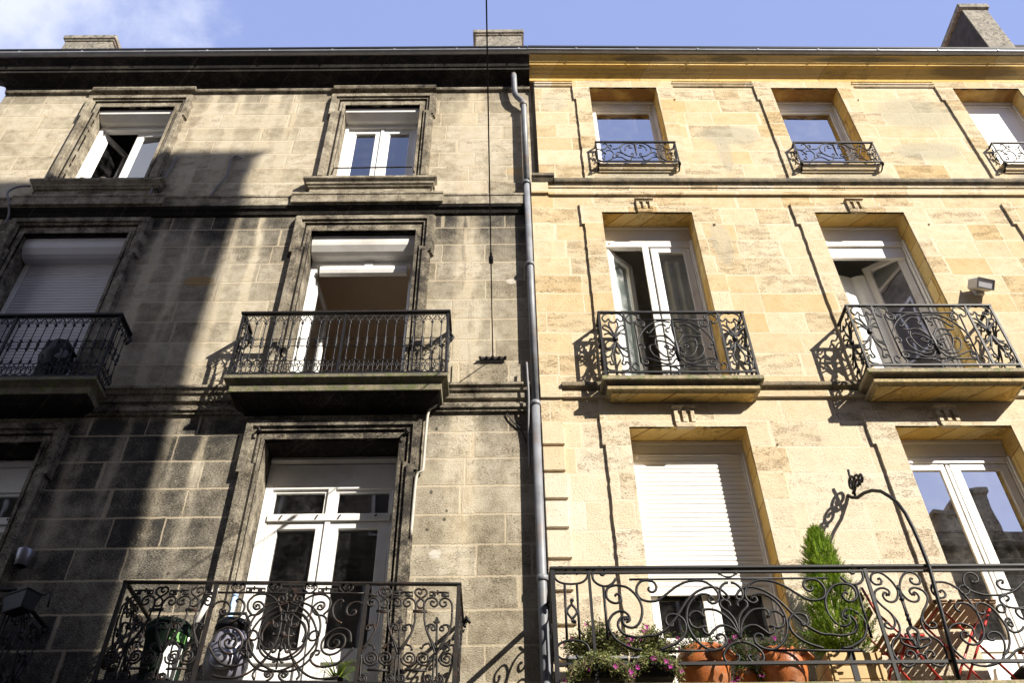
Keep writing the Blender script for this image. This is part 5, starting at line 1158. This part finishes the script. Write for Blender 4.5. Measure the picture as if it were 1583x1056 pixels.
# conifer in a wooden tub
cf = root('potted_conifer', RIGHT, 2.59, .40, 4.52, 'bright green cone-shaped conifer in a pale wooden tub on the long balcony', 'conifer')
m = MB()
for k in range(3): m.rings([(-.235, .235, -.17, .17, k*.115), (-.235, .235, -.17, .17, k*.115+.110)])
for u in (-.215, .185): m.box(u, u+.03, .1705, .182, 0, .34)
m.build('wooden_tub', 'pine', cf, bevel=.004)
m = MB(); m.box(-.05, .0, .1705, .176, 0, .345); m.build('strap', 'black_plastic', cf)
m = MB(); m.lathe((0, 0, .26), [(.13, 0), (.15, .10), (.165, .11), (.165, .125), (.14, .125)], 20, cap=False); m.build('inner_pot', 'black_plastic', cf)
m = MB(); m.tube([(0, 0, .2), (.01, -.01, .7), (.03, 0, 1.45)], [.02, .015, .003], 7); m.build('trunk', 'bark', cf)
rnd = random.Random(21); m = MB(); HT = 1.21
for i in range(4200):
    t = rnd.random()**1.15; z = .40+t*HT; a = rnd.uniform(0, 6.283)
    cl_ = mnoise.noise(Vector((math.cos(a)*1.6, math.sin(a)*1.6, z*5.0)))
    R = (.295*(1-t)**.50*min(1, .62+t*3.0))*(1+.55*cl_); rr = R*rnd.uniform(.35, 1.08)
    c = Vector((rr*math.cos(a)+.03*t, rr*math.sin(a), z)); dr = Vector((math.cos(a)*(.9+rnd.gauss(0, .25)), math.sin(a)*(.9+rnd.gauss(0, .25)), .8+rnd.gauss(0, .4)+.9*t)).normalized()
    sd = dr.cross(Vector((math.cos(a+rnd.gauss(0, .8)), math.sin(a+.3), 0))).normalized(); L = rnd.uniform(.045, .095)*(1-.2*t)
    # a flat spray: spine with side twigs
    vs = []; fs = []
    for k in range(4):
        p = c+dr*(L*k/3.2); w_ = .020*(1-k/5); dd = (dr+sd*.9).normalized(); de = (dr-sd*.9).normalized()
        for v in (dd, de):
            b = len(vs); tip = p+v*w_*1.5; n_ = sd*.0035; vs += [p-dr*.004, tip, p+dr*.006]; fs.append((b, b+1, b+2))
    b = len(vs); vs += [c-sd*.004, c+sd*.004, c+dr*L*1.25]; fs.append((b, b+1, b+2))
    m.add(vs, fs)
m.build('foliage', 'conifer', cf)

# ------------------------------------------------------------------ folding bistro furniture (red steel, brown slats)
def bistro_chair(u, d, rz, label):
    r = root('folding_chair', RIGHT, u, d, 4.54, label, 'chair', 'red folding bistro chairs', rz)
    s = MB()
    for k in range(6): s.box(-.19, .19, -.17+k*.062, -.131+k*.062, .484, .497)
    s.build('seat', 'teak', r, bevel=.003)
    b = MB()
    for z in (.68, .82): b.prof([(-.215-(z-.68)*.25, z), (-.200-(z-.68)*.25, z), (-.212-(z-.68)*.25, z+.065), (-.227-(z-.68)*.25, z+.065)], -.19, .19)
    b.build('backrest', 'teak', r, bevel=.003)
    for sx in (-1, 1):
        m = MB(); m.tube([(sx*.205, -.22, 0), (sx*.205, .02, .47), (sx*.205, .18, .68), (sx*.205, .24, .92)], .012, 8); m.build('leg', 'red', r)
        m = MB(); m.tube([(sx*.182, .22, 0), (sx*.182, -.0, .42), (sx*.182, -.05, .475)], .012, 8); m.build('leg', 'red', r)
        m = MB(); m.tube([(sx*.182, .16, .475), (sx*.182, -.18, .475)], .010, 6); m.build('seat_frame', 'red', r)
    m = MB(); m.tube([(-.205, -.16, .10), (.205, -.16, .10)], .008, 6); m.tube([(-.182, .16, .10), (.182, .16, .10)], .008, 6); m.build('stretcher', 'red', r)
    return r
bistro_chair(3.08, .36, math.radians(88), 'red folding chair with brown slats, left of the small table and next to the conifer')
bistro_chair(4.42, .34, math.radians(-86), 'red folding chair right of the small table, mostly cut off by the photo edge')
tb = root('folding_table', RIGHT, 3.70, .36, 4.54, 'small folding table with brown slatted top and crossed red legs', 'table')
m = MB()
for k in range(8): m.box(-.285+k*.072, -.231+k*.072, -.30, .235, .770, .783)
m.box(-.285, .272, -.29, -.26, .752, .7695); m.box(-.285, .272, .195, .225, .752, .7695); m.build('tabletop', 'teak', tb, bevel=.003)
for sy in (-.18, .18):
    for sx in (-1, 1):
        m = MB(); m.tube([(sx*.27, sy+sx*.012, 0), (-sx*.23, sy+sx*.012, .745)], .011, 8); m.build('leg', 'red', tb)
m = MB()
for sx in (-1, 1): m.tube([(sx*.25, -.18, .05), (sx*.25, .18, .05)], .009, 6); m.tube([(sx*.23, -.18, .737), (sx*.23, .18, .737)], .009, 6)
m.build('stretcher', 'red', tb)
sv = MB(); sv.rings([(3.98, 4.22, .50, .66, 4.602), (3.90, 4.30, .46, .70, 4.66), (3.90, 4.30, .46, .70, 4.68)]); single(sv, 'planter_tray', 'black_plastic', RIGHT, (4.1, .58, 4.60), 'flat black tray on the long balcony floor at the right edge', 'tray')

# ------------------------------------------------------------------ things on the blackened house's balconies
bn = root('waste_bin', LEFT, -3.30, .40, 4.56, 'dark green plastic bin with a light green and white label, behind the heart railing', 'bin')
m = MB(); m.lathe((0, 0, 0), [(.145, 0), (.15, .02), (.19, .60), (.205, .61), (.205, .66), (.19, .665)], 24, cap=False); m.lathe((0, 0, .665), [(.20, 0), (.21, .02), (.17, .07), (.001, .085)], 24, cap=False); m.build('body', 'green_plastic', bn)
def patch(mb, R0, R1, z0, z1, a0, a1, n=8):
    vs = []
    for i in range(n+1):
        a = a0+(a1-a0)*i/n; vs += [(R0*math.cos(a), R0*math.sin(a), z0), (R1*math.cos(a), R1*math.sin(a), z1)]
    mb.add(vs, [(2*i, 2*i+2, 2*i+3, 2*i+1) for i in range(n)], True)
m = MB(); patch(m, .166, .186, .20, .48, -1.25, -.35); m.build('white_label', 'label_white', bn)
m = MB(); patch(m, .1895, .195, .52, .60, -1.2, -.35); m.build('green_label', 'light_green', bn)
vc = root('portable_cooker', LEFT, -2.74, .42, 4.56, 'dark violet-grey and black portable barbecue with a silver disc, behind the heart railing', 'barbecue')
m = MB(); m.lathe((0, 0, .18), [(.10, 0), (.16, .05), (.19, .16), (.185, .30), (.15, .42), (.12, .46)], 22); m.build('body', 'violet_grey', vc)
m = MB(); m.lathe((.03, .185, .34), [(.12, 0), (.11, .015), (.08, .018), (.078, .026), (.03, .03)], 20, (0, -1, .15)); m.build('front_disc', 'silver', vc)
m = MB(); m.lathe((0, 0, .64), [(.13, 0), (.16, .03), (.14, .09), (.05, .12), (.001, .12)], 20); m.tube([(-.15, 0, .70), (-.1, -.05, .80), (.1, -.05, .80), (.15, 0, .70)], .016, 8); m.box(.10, .22, .02, .12, .40, .52); m.build('lid', 'black_plastic', vc)
for a in (0.4, 2.5, 4.6): m = MB(); m.tube([(.09*math.cos(a), .09*math.sin(a), .2), (.17*math.cos(a), .17*math.sin(a), 0)], .012, 6); m.build('leg', 'black_plastic', vc)
m = MB(); m.tube([(-3.12, -.42, 5.18), (-2.94, -.50, 5.60)], .024, 10); m.tube([(-3.12, -.42, 5.18), (-3.26, -.36, 4.66)], .020, 8)
single(m, 'broom_handle', 'white_paint', LEFT, (-3.2, .4, 4.62), 'white pole leaning up against the balcony rail above the bin', 'pole')
m = MB(); m.tube([(-2.90, -.20, 4.61), (-2.865, -.16, 5.68)], .024, 10); m.lathe((-2.865, .16, 5.68), [(.026, 0), (.026, .03), (.01, .04)], 10)
single(m, 'mop_handle', 'blue', LEFT, (-2.9, .2, 4.61), 'pale blue pole standing upright beside the french door surround', 'pole')
gp = root('potted_grass', LEFT, -1.76, .50, 4.56, 'yellow-green arching grass plant in front of the french door at the bottom edge', 'plant')
m = MB(); m.lathe((0, 0, 0), [(.07, 0), (.10, .15), (.105, .16), (.09, .16)], 16, cap=False); m.build('pot', 'black_plastic', gp)
m = MB(); rnd = random.Random(4)
for i in range(46):
    a = rnd.uniform(0, 6.283); L = rnd.uniform(.18, .30); hgt = rnd.uniform(.14, .26); q = []
    for k in range(6): t = k/5; q.append(Vector((math.cos(a)*L*t, math.sin(a)*L*t, .15+hgt*(2.1*t-1.6*t*t))))
    vs = []; sdv = Vector((-math.sin(a), math.cos(a), 0))
    for k, v in enumerate(q): w_ = .008*(1-k/5.5); vs += [v-sdv*w_, v+sdv*w_]
    m.add(vs, [(2*k, 2*k+1, 2*k+3, 2*k+2) for k in range(5)])
m.build('leaves', 'grass_leaf', gp)
fn = root('fan_heater', LEFT, -5.52, .18, 8.25, 'black rounded appliance standing on the shaded upper-left balcony', 'appliance')
m = MB(); m.lathe((0, 0, 0), [(.16, 0), (.17, .03), (.16, .30), (.19, .42), (.17, .58), (.11, .68), (.001, .70)], 20); m.build('body', 'black_plastic', fn)
m = MB(); m.lathe((.1, .12, .42), [(.09, 0), (.075, .03), (.03, .035)], 16, (.3, -1, 0)); m.build('front_dial', 'violet_grey', fn)
m = MB(); m.tube([(-.2, 0, .50), (-.1, -.12, .62), (.1, -.12, .62), (.22, 0, .48)], .02, 8); m.build('handle', 'black_plastic', fn)
hb = root('railing_planter', LEFT, -4.52, .74, 5.26, 'black box planter hung outside the dark railing at the lower-left corner', 'planter', rz=math.radians(-28))
m = MB(); m.rings([(-.12, .12, -.06, .06, 0), (-.15, .15, -.08, .08, .15)]); m.box(-.155, .155, -.085, .085, .1501, .17); m.build('box', 'black_plastic', hb, bevel=.01)
m = MB(); m.tube([(-.12, .11, .18), (-.12, .16, .24), (-.12, .18, .10)], .008, 6); m.tube([(.12, .11, .18), (.12, .16, .24), (.12, .18, .10)], .008, 6); m.build('hook', 'iron', hb)
for k, (u, lab) in enumerate(((-6.42, 'small round grey pot on the top-left window sill, left of the open leaf'), (-6.12, 'small round grey pot on the top-left window sill, in front of the open leaf'))):
    r = root('sill_pot', LEFT, u, -.03, 12.326, lab, 'flower pot', 'pots on the top-left sill')
    m = MB(); m.lathe((0, 0, 0), [(.045, 0), (.060, .05), (.066, .075), (.062, .085), (.05, .087)], 16, cap=False); m.build('pot', 'chimney', r)
for k, (u, z, d, lab) in enumerate(((-3.02, 7.72, .06, 'iron shutter hook at the upper left of the french door surround'), (-1.40, 7.68, .06, 'iron shutter hook at the upper right of the french door surround'), (-.70, 5.50, .0, 'rusty iron stub in a plaster patch right of the heart railing'))):
    m = MB(); m.tube([(u, -d+.02, z), (u, -d-.06, z), (u+.02, -d-.07, z-.04), (u+.035, -d-.05, z-.055)], .014, 6); m.lathe((u, d, z), [(.03, 0), (.025, .012)], 10, (0, -1, 0))
    single(m, 'iron_hook', 'iron_rust', LEFT, (u, d, z), lab, 'hook')
